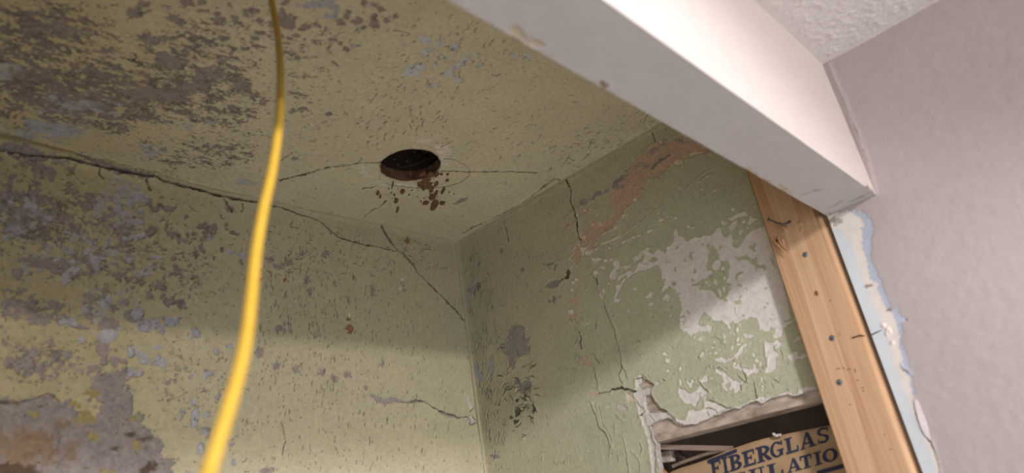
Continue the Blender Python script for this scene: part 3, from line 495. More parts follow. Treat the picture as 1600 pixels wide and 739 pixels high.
# strokes and islands of bare plaster round it
for f, p in ((B, [(95, 130), (150, 95), (235, 65), (282, 85), (270, 100), (200, 110), (130, 145)]), (B, [(100, 205), (140, 160), (170, 138), (175, 185), (150, 220), (110, 245)]), (B, [(290, 110), (375, 130), (320, 155), (290, 185), (265, 180), (285, 150)]),
    (B, [(195, 235), (225, 215), (242, 235), (215, 270), (198, 270)]), (Cc, [(500, 690), (560, 668), (610, 690), (660, 670), (718, 628), (728, 590), (752, 585), (742, 640), (650, 690), (590, 716), (540, 712)]), (D, [(0, 655), (40, 600), (90, 540), (115, 545), (60, 620), (20, 672), (0, 680)]),
    (D, [(65, 465), (90, 460), (110, 475), (165, 470), (155, 490), (130, 515), (110, 495), (80, 495)]), (D, [(255, 525), (290, 540), (325, 545), (340, 600), (380, 655), (350, 690), (362, 745), (285, 745), (290, 690), (270, 650), (265, 580)]), (D, [(320, 560), (345, 535), (365, 518), (410, 550), (388, 585), (355, 592), (370, 560), (340, 575)]),
    (F, [(262, -10), (330, 0), (350, 50), (380, 80), (350, 110), (365, 140), (355, 200), (330, 215), (300, 235), (270, 240), (260, 225), (285, 190), (295, 130), (270, 100), (270, 50)]), (D, [(470, 650), (530, 625), (545, 640), (530, 660), (560, 680), (600, 640), (625, 660), (600, 690), (540, 690), (500, 712), (480, 690)]), (D, [(505, 530), (560, 495), (575, 520), (540, 530)]),
    (F, [(0, 150), (40, 175), (70, 210), (100, 215), (130, 195), (155, 215), (165, 180), (185, 195), (215, 215), (200, 235), (150, 250), (115, 275), (100, 235), (60, 225), (35, 200), (-5, 195)]), (Ee, [(600, 178), (640, 150), (660, 175), (720, 205), (742, 200), (742, 250), (700, 235), (670, 210), (620, 195)]),
    (Ee, [(450, 200), (470, 205), (490, 225), (520, 230), (560, 270), (600, 310), (640, 320), (690, 325), (680, 350), (655, 360), (670, 395), (630, 412), (600, 385), (560, 390), (545, 410), (515, 380), (510, 335), (525, 320), (515, 280), (480, 250), (455, 230)]),
    (Ee, [(118, 375), (160, 385), (195, 410), (220, 430), (270, 410), (300, 390), (318, 358), (345, 400), (380, 410), (365, 450), (360, 490), (330, 460), (310, 450), (290, 490), (270, 545), (235, 520), (180, 520), (150, 480), (125, 450)]),
    (Ee, [(345, 500), (400, 490), (440, 505), (470, 525), (540, 550), (480, 590), (430, 615), (385, 650), (330, 660), (280, 700), (190, 700), (120, 705), (60, 660), (-10, 620), (-10, 572), (60, 625), (115, 660), (150, 662), (190, 660), (200, 600), (215, 570), (255, 570), (270, 582), (310, 575), (350, 560)]),
    (Ee, [(300, 310), (340, 295), (345, 270), (380, 252), (378, 310), (345, 320), (320, 340)]), (Ee, [(190, 325), (205, 308), (222, 330), (250, 305), (266, 325), (240, 350), (228, 375), (212, 350)]), (Ee, [(128, 310), (145, 300), (142, 340), (155, 368), (135, 350)]), (Ee, [(308, 90), (325, 65), (345, 58), (352, 85), (320, 112)]),
    (F, [(190, 490), (200, 465), (245, 450), (275, 470), (235, 500)]), (F, [(380, 440), (420, 420), (470, 420), (440, 440)]), (F, [(555, 425), (555, 395), (620, 375), (660, 362), (730, 385), (640, 405), (600, 415)]), (F, [(-10, 320), (15, 312), (70, 340), (40, 360), (45, 400), (0, 420), (-10, 400)]),
    (G, [(130, 430), (135, 385), (170, 345), (165, 300), (185, 265), (215, 280), (225, 320), (215, 350), (190, 360), (195, 395), (190, 440), (150, 450)]), (G, [(190, 490), (225, 480), (265, 430), (275, 440), (245, 475), (225, 510), (205, 560), (205, 605), (232, 612), (200, 655), (175, 648), (175, 590), (195, 545)]),
    (G, [(205, 420), (235, 400), (270, 390), (275, 405), (240, 425), (215, 450)]), (G, [(605, 605), (640, 570), (668, 585), (660, 635), (630, 632)]), (G, [(445, 597), (475, 580), (490, 542), (515, 550), (500, 590), (465, 607)]), (G, [(-5, 250), (70, 265), (65, 277), (25, 280), (15, 300), (-5, 290)]), (G, [(140, 97), (190, 65), (225, 42), (215, 65), (160, 98)]),
    (G, [(462, 20), (490, 5), (515, 0), (500, 20), (475, 28)]), (G, [(38, 560), (50, 552), (62, 590), (78, 615), (65, 620), (45, 585)]), (Cc, [(42, 640), (65, 635), (88, 655), (80, 662), (55, 655)]), (Cc, [(65, 700), (80, 680), (100, 690), (98, 728), (75, 725)]), (Cc, [(365, 660), (385, 630), (402, 625), (408, 650), (370, 685)]), (Cc, [(345, 515), (375, 495), (390, 505), (370, 530)]), (Cc, [(35, 150), (75, 112), (98, 128), (90, 180), (60, 180)])):
    s.patch(f(p), WHITE * .99, level=-.0009, amp=.9, lip=.0009, mott=.05)
s.blobs(E_(Ee, [(560, 357, 16, 32, 15), (690, 250, 10, 20)]), OL, level=.0002, amp=.8)
s.blobs(E_(A, [(165, 85, 9, 9), (195, 140, 16, 9, -35), (245, 110, 11, 8), (285, 115, 6, 7), (318, 125, 10, 9), (140, 152, 8, 6), (90, 240, 26, 8, -25), (435, 197, 7, 10), (458, 215, 9, 8), (478, 207, 6, 4), (735, 165, 6, 12)]) + E_(B, [(60, 165, 15, 13), (145, 45, 12, 9, -30), (240, 152, 18, 14, -30), (270, 210, 14, 4, -20), (335, 30, 8, 6)]) + E_(G, [(100, 275, 18, 9), (145, 265, 16, 8, -20), (75, 335, 16, 10), (10, 385, 16, 12), (345, 68, 13, 6, -35), (265, 107, 16, 7, -35), (385, 52, 12, 5), (350, 516, 13, 9, -40), (495, 657, 13, 16), (130, 160, 5, 8), (280, 330, 22, 9), (305, 322, 10, 6), (240, 340, 8, 8), (25, 170, 10, 5, -30), (90, 20, 26, 5, -30), (150, 5, 16, 9), (78, 545, 9, 18), (300, 715, 8, 9), (125, 475, 8, 9)]) +
    E_(Cc, [(590, 530, 18, 10), (580, 482, 8, 16), (655, 582, 11, 14), (510, 632, 13, 9), (710, 515, 7, 14), (495, 530, 6, 10), (103, 300, 6, 9), (545, 600, 5, 5), (470, 580, 6, 6), (670, 470, 7, 7), (700, 420, 6, 12), (640, 450, 5, 8), (690, 730, 26, 9), (460, 640, 7, 6), (285, 482, 8, 8), (725, 550, 9, 7)]) + E_(F, [(225, 158, 9, 16, -30), (195, 128, 9, 8), (160, 80, 9, 12), (162, 172, 6, 9), (232, 300, 6, 22), (242, 370, 4, 26), (45, 480, 8, 7), (110, 100, 6, 6)]) + E_(D, [(20, 430, 9, 14), (30, 555, 14, 8), (25, 515, 7, 9), (165, 650, 9, 6), (185, 700, 6, 9), (225, 725, 6, 14)]) + E_(Ee, [(28, 135, 16, 24), (10, 80, 16, 9, 20), (455, 65, 11, 9), (595, 15, 9, 9), (28, 222, 9, 9), (138, 210, 6, 18), (180, 312, 9, 7), (415, 285, 6, 7)]) + E_(S2, [(700, 55, 10, 18), (740, 65, 16, 14), (725, 45, 6, 8), (790, 108, 26, 9), (785, 195, 14, 14), (660, 238, 10, 10), (640, 255, 8, 10), (615, 105, 7, 8), (632, 300, 6, 12), (728, 520, 8, 8), (625, 445, 14, 14), (815, 330, 8, 16), (632, 155, 6, 6), (700, 515, 4, 10)]), lin(232, 223, 208), level=-.0006, amp=1.2, lip=.0006)
s.crack(B([(140, 332), (200, 322), (255, 295)]), 1.0, .0002, 0, col=WHITE * .9, amp=.5)
# bare grey patches at the left of this wall
s.patch(S2([(455, 285), (470, 260), (500, 240), (560, 230), (575, 228), (545, 265), (520, 288), (470, 287)]), GREYP, amp=1, level=-.0012, lip=.001)
s.patch(S2([(560, 232), (590, 205), (590, 180), (603, 162), (622, 190), (615, 228), (585, 230)]), DARK * 1.3, amp=1, level=-.002)
s.patch(S2([(508, 335), (525, 330), (527, 355), (520, 385), (503, 375)]), GREYP * .9, amp=.8); s.blobs(E_(S2, [(487, 370, 9, 10), (312, 170, 12, 14), (30, 275, 16, 22), (550, 345, 8, 8), (495, 130, 24, 7, -15), (525, 150, 7, 14, 20), (178, 52, 12, 14), (35, 130, 8, 22)]), GREYP * .95, amp=1)
s.patch(S2([(225, 560), (240, 530), (290, 515), (325, 530), (330, 575), (320, 610), (370, 595), (360, 620), (330, 640), (365, 660), (360, 705), (300, 720), (270, 745), (220, 720), (165, 680), (170, 650), (200, 630), (215, 600)]), GREYP * 1.04, amp=2, lip=.0012, mott=.16)
s.patch(S3([(258, 120), (300, 125), (305, 155), (350, 135), (375, 165), (370, 205), (325, 237), (280, 205), (285, 180), (262, 160)]), GREYP * 1.04, amp=1.2, lip=.0016, mott=.14)
s.blobs(E_(S3, [(245, 22, 22, 32), (100, 205, 14, 14), (130, 630, 24, 14)]), GREYP); s.blobs(E_(S3, [(115, 50, 20, 46), (40, 105, 18, 26), (50, 130, 12, 20)]) + [(697 + 40, 444, 2.5, 8), (735, 455, 3, 7), (744, 575, 4, 12), (732, 470, 3, 10)], LAV, amp=1.5, level=-.0003, lip=0, edge=1.5)
s.blobs(E_(S3, [(282, 342, 17, 26), (275, 405, 14, 13), (278, 268, 9, 10), (242, 380, 8, 12), (385, 320, 8, 30), (330, 240, 6, 12), (360, 375, 12, 5)]), DARK * 1.5, level=-.0028, amp=1.4, lip=.0022)
# cracks
s.crack(Hh([(-10, 42), (0, 45), (60, 65), (90, 60), (105, 110), (125, 160), (122, 240), (135, 290), (160, 340), (160, 390), (180, 420), (185, 500), (195, 560), (215, 600)]), 1.5, .003, .0012, side=1)
s.crack(Hh([(140, 330), (110, 350), (60, 400)]), .5, .0006, .0006, fade=.5); s.crack(Hh([(160, 310), (200, 290), (235, 260)]), .9, .0008, .0008, fade=.6)
s.crack(PK([(430, 165), (445, 210), (458, 250)]), 1.3, .0015, .0005); s.crack(PK([(165, 530), (200, 510), (215, 500)]), 1.2)
s.crack(G([(10, 420), (15, 450), (18, 480)]), 1.6); s.crack(S2([(765, 215), (785, 235), (795, 265)]), 1.3)
s.crack(A([(-30, 190), (0, 165), (60, 90), (120, 45), (190, 0)]), .9, .0006, .0010, col=None, side=-1, lipw=3); s.crack(Hh([(540, 600), (620, 540), (739, 450)]), .8, .0006, .0008, col=None, lipw=3)
s.crack(PK([(760, 725), (830, 655), (900, 595), (1000, 530)]), 1.0, .0008, .0012, col=None, lipw=3)
s.crack(Q([(300, -10), (330, 80), (370, 170), (385, 240), (410, 320), (415, 390), (425, 430), (400, 490), (405, 520), (425, 550)]), 1.1, .0016, .0016, side=1, col=lin(104, 92, 74), fade=.8)
for p in ([(330, 80), (350, 65), (365, 50)], [(410, 320), (445, 312), (478, 285)], [(425, 430), (445, 465), (462, 510)], [(240, 105), (235, 150)], [(215, 430), (228, 470), (235, 500), (245, 560), (252, 590)], [(100, 230), (80, 270)], [(218, 320), (240, 380), (260, 405)]):
    s.crack(Q(p), .8, .0012, .0010, col=lin(104, 92, 74), fade=.7)
s.crack(Q([(115, 180), (125, 215), (122, 260), (130, 300)]), 1.0, .001, .002, side=-1, col=lin(96, 86, 70), lipw=3)
s.crack(Q([(255, 620), (300, 612), (335, 612), (345, 595), (370, 600), (408, 588), (415, 580), (440, 595), (470, 590), (495, 605), (525, 612)]), 2.2, .004, .002, side=-1)
s.crack(T(880, 600, 5.32, [(230, 170), (255, 230), (280, 300), (300, 370), (345, 400), (375, 460), (395, 520)]), 1.4, .0008, .0022, col=lin(116, 106, 84), lipw=4, fade=.7)
s.crack(T(880, 600, 5.32, [(290, 180), (310, 260), (330, 340), (375, 410), (395, 450), (405, 540), (395, 590)]), 1.0, .0008, .0022, side=-1, col=lin(116, 106, 84), lipw=4, fade=.7)
for p in ([(495, 440), (515, 520), (530, 620), (540, 739)], [(560, 560), (600, 600), (630, 650), (635, 739)], [(630, 480), (655, 540), (640, 580)], [(440, 260), (500, 320)], [(420, 330), (420, 420)], [(450, 590), (455, 640)]):
    s.crack(T(880, 600, 5.32, p), .7, .0005, .0010, col=lin(126, 118, 92), lipw=3, fade=.6)
s.crack(F([(150, 320), (170, 380), (180, 430), (190, 470)]), .9, .0012, .0008); s.crack(F([(20, 270), (50, 310), (95, 330)]), .8, .001, .001); s.crack(F([(35, 350), (45, 395)]), 1.0); s.crack(F([(335, 300), (380, 325)]), .8, .001, .001); s.crack(F([(400, 50), (415, 110)]), .8, .001, .001)
s.crack(Ee([(450, 205), (480, 190), (510, 215)]), .7, .0008, .001); s.crack(Ee([(680, 210), (720, 300), (705, 330)]), .9, .0008, .0012); s.crack(Ee([(300, 320), (340, 380), (375, 410)]), 1.0, .0012, .0014); s.crack(Ee([(375, 490), (440, 500), (540, 550), (620, 560)]), .9, .0012, .0012)
s.crack(Ee([(355, 560), (390, 555), (440, 580), (450, 600)]), .5, .0008, .0003); s.crack(Ee([(365, 590), (380, 625)]), .6, .001, 0)
s.crack(T(680, 330, 6.16, [(660, 100), (675, 170), (700, 240), (705, 290)]), 1.1, .0015, .0012)
s.ridge([(714, 380), (723, 450), (732, 520), (742, 600), (750, 660), (759, 739), (765, 790)], 3.2, .0024)
s.ridge([(714, 379), (800, 331), (880, 286), (960, 236), (1034, 194)], 4, .002)
stop = lambda x, y: y > np.interp(x, [712, 1030, 1170], [384, 196, 272]) + 4 and x > np.interp(y, [380, 739], [720, 766])
def sdens(x, y):
    if not stop(x, y): return 0
    return .02 + .7 * gauss(x, y, 760, 430, 50, 90) + .6 * gauss(x, y, 790, 620, 50, 110) + .5 * gauss(x, y, 830, 400, 80, 60) + .35 * gauss(x, y, 880, 710, 60, 50) + .4 * gauss(x, y, 905, 540, 22, 90) + .3 * gauss(x, y, 1120, 560, 60, 60) + .3 * gauss(x, y, 1190, 600, 60, 40)
splits(s, 420, (720, 290, 1260, 739), lambda x, y: math.pi / 2 + .12 if x < 930 else .9, (4, 11), (.0005, .0010), .0012, .0015, OLIVE_S * .66, sdens, 21, .4, .6)
splits(s, 420, (720, 290, 1260, 739), lambda x, y: math.pi / 2 + .3, (2, 6), (.0006, .0012), .0008, .0014, OLIVE_S * .8, sdens, 22, .25, .4)
splits(s, 110, (716, 380, 790, 739), lambda x, y: math.pi / 2 + .1, (7, 20), (.0007, .0013), .0022, .0026, DARK * 1.7, lambda x, y: 1 if stop(x, y) and x < np.interp(y, [380, 739], [760, 800]) else 0, 23, .16, .4)
splits(s, 60, (780, 540, 850, 690), lambda x, y: math.pi / 2 + 1.2 * math.sin(y * .2), (7, 15), (.0008, .0014), .002, .003, DARK * 1.5, lambda x, y: gauss(x, y, 808, 620, 30, 60), 24)
# broken plaster round the opening: paint and finish coat gone, brown coat showing
s.patch(K5([(60, 140), (62, 60), (85, 32), (118, 30), (140, 55), (190, 95), (260, 62), (275, 70), (175, 118), (172, 160), (195, 215), (240, 268), (285, 290), (365, 375), (430, 400), (170, 470), (205, 560), (215, 760), (190, 760), (165, 560), (145, 470), (120, 400), (85, 300), (62, 220)]), lin(216, 207, 200), level=-.0030, amp=1.2, lip=.0014, mott=.06)
s.patch(K5([(72, 102), (100, 80), (90, 50), (140, 62), (165, 80), (188, 103), (172, 118), (130, 122), (90, 130)]), SCRATCH * .92, level=-.007, amp=1.0, lip=0, mott=.2)
s.patch(K5([(118, 185), (165, 168), (185, 215), (215, 258), (278, 282), (270, 297), (225, 302), (180, 307), (150, 300), (133, 260)]), SCRATCH, level=-.009, amp=1.0, lip=0, mott=.2)
s.patch(K5([(-10, 150), (10, 165), (60, 200), (70, 225), (30, 215), (5, 235)]), lin(222, 208, 190), amp=1, level=-.001)
s.patch(T(880, 600, 5.32, [(445, 195), (465, 170), (500, 172), (540, 205), (520, 222), (480, 215)]), lin(200, 190, 182), amp=1, level=-.001, lip=.0012); s.blobs([(951, 637, 4, 2)], lin(206, 196, 180))
s.crack(K5([(60, 215), (75, 245), (110, 262), (120, 290), (95, 320)]), .9, .002, .001); s.crack(K5([(130, 125), (165, 165), (185, 215), (240, 275)]), 1.2, .003, .001, side=-1); s.crack(K5([(60, 60), (100, 45), (105, 70), (140, 60)]), 1.0, .002, 0)
OPEN = [(1400, 560)] + F([(739, 382), (700, 395), (660, 399), (620, 408), (590, 425), (560, 440), (510, 448), (460, 430), (430, 440), (380, 450), (320, 462), (290, 480), (260, 500), (235, 512), (215, 505), (190, 497), (130, 500), (95, 520), (60, 542), (25, 560)]) + Ee([(640, 552), (550, 574), (500, 590), (470, 612), (430, 622), (400, 640), (380, 655), (330, 666), (300, 680), (275, 700), (230, 698), (180, 706), (130, 706), (95, 690)]) + K5([(330, 352), (300, 338), (285, 345), (250, 352), (210, 375), (160, 402), (175, 440), (185, 490), (205, 525), (207, 580), (214, 640), (228, 700), (236, 745)]) + [(1038, 800), (1060, 1000), (1300, 1300), (2000, 1300), (1900, 560)]
W, sd = s.poly(OPEN, .7, pad=200); s.cut(W, sd)

s.crack(OPEN[1:35], 1.9, 0, 0, col=WHITE * .97, fade=.9, amp=1.6)
# ------------------------------------------------------------------ right wall of the outer room, header box, room ceiling
ROOM = lin(178, 165, 163)
room_s = Surf(0, axis(-2.62, -1.235, YI - .0012, YI - .0007, Hs), axis(FLOOR, -0.765, ZR, ZR + .0005, Hs), -1, XR, ROOM, 130)
r = room_s
r.H += 0.00022 * fbm(r.U * 110, r.V * 110, 2, 5) + 0.00012 * fbm(r.U * 300, r.V * 300, 2, 9) + .0006 * fbm(r.U * 12, r.V * 12, 2, 15)
Zt = lambda p: T(1280, 300, 3.694, p); Z5 = lambda p: T(1340, 380, 4.107, p); Z6 = lambda p: T(1370, 560, 4.13, p)
LEFT = [(1425, 900), (1300, 500), (1270, 330), (1275, 300)]
line_end = Z6([(235, 268), (260, 360), (290, 450), (310, 490), (345, 540), (380, 620), (405, 745)]) + [(1490, 800), (1530, 900)]
r.patch(Zt([(60, 130), (150, 118), (200, 110), (240, 104), (262, 118), (305, 170), (312, 220), (300, 300)]) + Z5([(85, 110), (130, 190), (155, 270), (190, 350), (215, 410), (265, 410), (280, 470), (325, 488), (325, 498), (280, 505), (290, 570), (275, 640), (300, 680), (325, 745)]) + Z6([(225, 120), (240, 180), (252, 250)]) + line_end + LEFT, lin(178, 182, 198), level=-.0005, amp=1.6, lip=.0001, mott=.05)
r.patch(Zt([(60, 130), (160, 118), (205, 118), (245, 165), (252, 200), (240, 225), (250, 260), (238, 290), (250, 310), (240, 330), (270, 380), (280, 440), (300, 510), (330, 520), (340, 570), (370, 620), (385, 680)]) + Z5([(125, 300), (160, 350), (175, 410), (215, 435), (250, 500), (265, 570), (265, 650), (290, 745)]) + Z6([(150, 50), (195, 120), (225, 200), (240, 255)]) + line_end + LEFT, lin(222, 212, 204), level=-.0007, amp=2.0, lip=.0001, mott=.05)
r.patch(Zt([(75, 215), (100, 212), (132, 218), (135, 250), (180, 280), (200, 350), (230, 420), (240, 490), (280, 560), (300, 680)]) + Z5([(60, 290), (90, 370), (120, 440), (150, 510), (180, 590), (210, 690), (220, 745)]) + Z6([(135, 110), (180, 210), (215, 300), (255, 400), (290, 480), (330, 580), (370, 680), (385, 745)]) + [(1480, 800), (1500, 900)] + LEFT[:3], lin(208, 212, 217), level=-.0008, amp=1.2, edge=2.0, lip=0, mott=.02)
r.blobs([(1292 + 16, 300 + 47, 7, 6), (1300, 345, 10, 4, -20)], lin(186, 172, 156), level=-.0013, lip=0)
r.blobs([(1307, 348, 6, 5)], lin(172, 166, 162), level=-.0012, lip=0)
r.blobs([(1388, 484, 4, 3), (1353, 447, 4, 2), (1359, 445, 3, 2), (1394, 620, 3, 2), (1418, 500, 2, 2)], lin(150, 130, 116), level=-.001, lip=0)
r.blobs([(1386, 513, 3, 2), (1385, 520, 3, 4), (1391, 518, 2, 3), (1393, 535, 3, 2), (1380, 508, 3, 2)], lin(232, 214, 206), level=.0012, lip=0)
r.crack(Z6([(150, 50), (165, 80), (195, 88), (205, 100)]), 1.0, .002, .001, col=lin(150, 140, 130)); r.crack(Z6([(235, 265), (245, 310), (265, 380), (290, 450), (310, 490), (345, 545), (365, 590)]), 1.2, .002, .001, col=lin(110, 96, 84))
r.crack(Z6([(345, 545), (365, 600), (385, 660), (400, 745)]), 1.4, .001, .0015, col=lin(206, 188, 172), lipw=3)
r.ridge([(1294, 99), (1304, 125), (1316, 152), (1333, 195), (1345, 228), (1354, 250), (1368, 302)], 4, .0010)
r.crack([(1298, 110), (1309, 140), (1320, 163), (1329, 186), (1341, 213), (1350, 238), (1355, 252)], 1.0, .0006, .0006, col=lin(176, 158, 148), fade=.6)
r.crack([(1330, 186), (1338, 205), (1346, 226), (1350, 240)], 1.1, .0012, .0010, side=-1, col=lin(150, 128, 116), fade=.6)
wall_right = r.build('wall_right', M_wallw)
structure(wall_right, 'pale pink painted drywall with a torn blue grey paper edge beside the wooden stud', 'wall')

HW = lin(198, 187, 183)
xs_f = axis(XL, -1.02, XR - .0005, XR - .0002, .002)
front_s = Surf(1, xs_f, axis(ZB, ZB, ZR, ZR + .0005, .003), -1, YF, HW, 170)
front_s.H += .0004 * fbm(front_s.U * 16, front_s.V * 16, 2, 3) + .00008 * fbm(front_s.U * 260, front_s.V * 260, 2, 4)
front_s.blobs([(1360, 297, 7, 2.5, 38)], lin(120, 98, 86), level=-.002, lip=0)
wall_front = front_s.build('wall_front', M_wallw)
structure(wall_front, 'white header face above the alcove opening, lit brightest along its lower edge', 'wall')
bot_s = Surf(2, xs_f, axis(YF, YF, YI, YI + .0005, .002), -1, ZB, lin(194, 189, 189), 190)
bs = bot_s
bs.H += .0004 * fbm(bs.U * 22, bs.V * 22, 2, 3) + .0001 * fbm(bs.U * 160, bs.V * 160, 2, 4) + .0004 * np.exp(-((bs.V - YI) / .010) ** 2) * (.6 + bs.n1)
bs.blobs(E_(K5, []) + [(1240 + x / 7.387, 280 + y / 7.387, rx / 7.387, ry / 7.387, t) for x, y, rx, ry, t in [(255, 130, 32, 7, -10), (770, 206, 28, 10, -10), (480, 295, 40, 6, -25), (545, 265, 16, 5, -20), (700, 240, 20, 6, -30), (130, 170, 50, 10, -15), (870, 240, 60, 8, -25)]], lin(160, 148, 142), level=-.0003, lip=0, edge=1.5, amp=2)
bs.patch([(1240 + x / 7.387, 280 + y / 7.387) for x, y in [(420, 400), (600, 350), (760, 320), (860, 260), (960, 195), (985, 215), (900, 290), (800, 350), (600, 385), (400, 425)]], lin(176, 158, 148), level=.0004, amp=2, lip=0)
bs.crack([(1326, 316), (1345, 308), (1357, 300)], .8, .0006, .0004, col=lin(140, 124, 116), fade=.7)
bs.blobs([(808, 53, 16, 7, 30), (833, 68, 13, 6, 20)], lin(206, 190, 168), level=-.0020, lip=.001, amp=3)
bs.blobs([(943, 132, 7, 3.5, 30)], lin(150, 112, 92), level=-.0015, lip=.001); bs.blobs([(1168, 266, 8, 3, 30), (1196, 282, 7, 3, 30), (1225, 295, 12, 3, 30), (1180, 272, 4, 2, 30)], lin(184, 172, 158), level=-.0004, lip=0)
bs.P[:, -1, 1] += .0005 * vnoise(bs.us * 40, bs.us * 0 + .5, 3) + .0003 * vnoise(bs.us * 260, bs.us * 0 + .5, 4); bs.P[:, -2, 1] += .0006 * vnoise(bs.us * 70, bs.us * 0 + .5, 3)
soffit = bs.build('soffit', M_wallw); soffit.parent = wall_front; soffit['label'] = 'grey white underside with chipped edges'
M_core = noisy_mat('gypsum', (196, 186, 176), (176, 166, 156), 60, .85, .4, 300)
bm = bmesh.new(); box(bm, (XL, YF + .004, ZB + .004), (XR - .001, YI - .002, 0.03)); obj('header_core', bm, M_core, wall_front)

pop_s = Surf(2, axis(-2.6, -0.56, XR, XR + .001, .0018), axis(-2.62, -1.30, YF, YF + .004, .0018), -1, ZR, lin(216, 209, 206), 210)
n = fbm(pop_s.U * 120, pop_s.V * 120, 3, 7); pop_s.H += .0015 * np.clip(n + .15, 0, 1) + .0006 * fbm(pop_s.U * 330, pop_s.V * 330, 2, 8)
k = sstep(.02, .006, np.minimum(XR - pop_s.U, YF - pop_s.V))[..., None]; pop_s.H *= (1 - .8 * k[..., 0])
M_pop = noisy_mat('textured_ceiling', (0, 0, 0), (0, 0, 0), 90, .9, .5, 420, attr='paint', vary=.04)
room_ceiling = pop_s.build('ceiling', M_pop); structure(room_ceiling, 'white rough textured ceiling of the outer room at the top right', 'ceiling')
ceiling = c.build('ceiling', M_paint); structure(ceiling, 'olive alcove ceiling with flaking paint, long splits and a round cut-out', 'ceiling')
wall_back = b.build('wall_back', M_paint); structure(wall_back, 'olive back wall of the alcove with peeling patches and a lit lower half', 'wall')
wall_side = s.build('wall_side', M_paint); structure(wall_side, 'sage green alcove wall with pink and bare white plaster patches', 'wall')
M_plain = noisy_mat('plain_paint', (122, 110, 94), (100, 90, 78), 12, .75, .3, 90)  # darker than the alcove paint so the unseen left wall dims the ceiling
bm = bmesh.new(); box(bm, (XL - .04, YI, FLOOR), (XL, 0.12, 0.0)); o = obj('wall_left', bm, M_plain); structure(o, 'unseen dark wall set close on the left to dim the alcove ceiling, outside the frame', 'wall')
M_room = noisy_mat('room_paint', (184, 172, 169), (178, 165, 162), 20, .6, .12, 260)
bm = bmesh.new(); box(bm, (-2.6, YF, FLOOR), (XL - .001, YI, ZR)); o = obj('wall_front', bm, M_room); structure(o, 'pale room wall to the left of the alcove opening, outside the frame', 'wall')
M_floor = noisy_mat('pale_floor', (218, 217, 217), (204, 203, 203), 9, .6, .2, 60, stretch=(1, 8, 1))
bm = bmesh.new(); box(bm, (-2.6, -3.3, FLOOR - .05), (.1, .12, FLOOR)); o = obj('floor', bm, M_floor); structure(o, 'pale floor below the frame', 'floor')

# taped beads in the alcove corners
M_bead = noisy_mat('bead_paint', (194, 186, 156), (182, 173, 144), 50, .72, .3, 300)
def bead(name, P, r, parent):
    bm = bmesh.new(); n = len(P); tube(bm, P, [r * (1 + .35 * mnoise.noise(Vector((i * .21, r * 900, 0))) + .15 * mnoise.noise(Vector((i * .8, 3, 0)))) for i in range(n)], 10); o = obj(name, bm, M_bead, parent, True); return o
bead('corner_bead', [(-.0022, -.0022, z) for z in np.linspace(.0, -1.0, 160)], .0042, wall_back)
bead('corner_bead', [(-.0012, y, -.0012) for y in np.linspace(.0, YI, 120)], .0030, wall_side)
bead('corner_bead', [(x, float(gwarp(np.array(x), 0)) - .0012, -.0012) for x in np.linspace(0.0, -.62, 110)], .0032, wall_back)
# broken edge of the drywall and of the plaster
bm = bmesh.new(); box(bm, (XR + .0022, -2.62, FLOOR), (XR + .0135, YI - .0016, ZR)); obj('gypsum_core', bm, M_core, wall_right)
def curled(name, pts, mat, parent, ax, base, lift, seed=0, thick=.0006):
    """a thin torn sheet lying on a wall: pts (pixel, pixel, lift in m)"""
    bm = bmesh.new(); P = []
    for x, y, l in pts:
        p = hit(x, y, ax, base - l); P.append(p)
    off = [0, 0, 0]; off[ax] = thick
    prism(bm, P, off); return obj(name, bm, mat, parent)
M_paper = noisy_mat('torn_paper', (206, 194, 196), (194, 182, 184), 60, .85, .3, 200)
fl = Z6([(237, 262), (252, 262), (270, 280), (290, 330), (310, 380), (322, 415), (332, 445), (346, 532), (326, 512), (308, 492), (288, 448), (272, 405), (258, 358), (244, 305)])
lf = [.0012, .001, .0008, .0008, .0008, .0008, .0008, .001, .0014, .0022, .003, .003, .0028, .002]
curled('torn_paper_flap', [(x, y, l) for (x, y), l in zip(fl, lf)], M_paper, wall_right, 0, XR, 0)
M_edge = noisy_mat('broken_plaster', (212, 204, 197), (176, 166, 156), 90, .9, .8, 260, dist=.003)
def edge_strip(name, px, ax, base, depth, mat, parent, jit=.0012, sub=4):
    pts = []
    for i in range(len(px) - 1):
        for k in range(sub):
            t = k / sub; pts.append(((px[i][0] * (1 - t) + px[i + 1][0] * t), (px[i][1] * (1 - t) + px[i + 1][1] * t)))
    pts.append(px[-1]); bm = bmesh.new(); rows = []
    for i, q in enumerate(pts):
        p = hit(q[0], q[1], ax, base); row = []
        for j, d in enumerate(np.linspace(-.0004, depth, 5)):
            v = p.copy(); v[ax] += d
            if j: v[1 if ax == 0 else 0] += random.uniform(-jit, jit); v[2] += random.uniform(-jit, jit)
            row.append(bm.verts.new(v))
        rows.append(row)
    for i in range(len(rows) - 1):
        for j in range(4): bm.faces.new((rows[i][j], rows[i + 1][j], rows[i + 1][j + 1], rows[i][j + 1]))
    return obj(name, bm, mat, parent)
vis = OPEN[1:-4]
nv_ = 35
edge_strip('plaster_edge', [(1330, 604)] + vis[:nv_ + 1], 0, 0.0, .0065, M_edge, wall_side, .0007)
edge_strip('plaster_edge', vis[nv_:] + [(1040, 830), (1062, 1000)], 0, 0.0, .016, M_edge, wall_side)
M_white = noisy_mat('white_plaster', (226, 219, 213), (206, 198, 190), 70, .85, .4, 260)
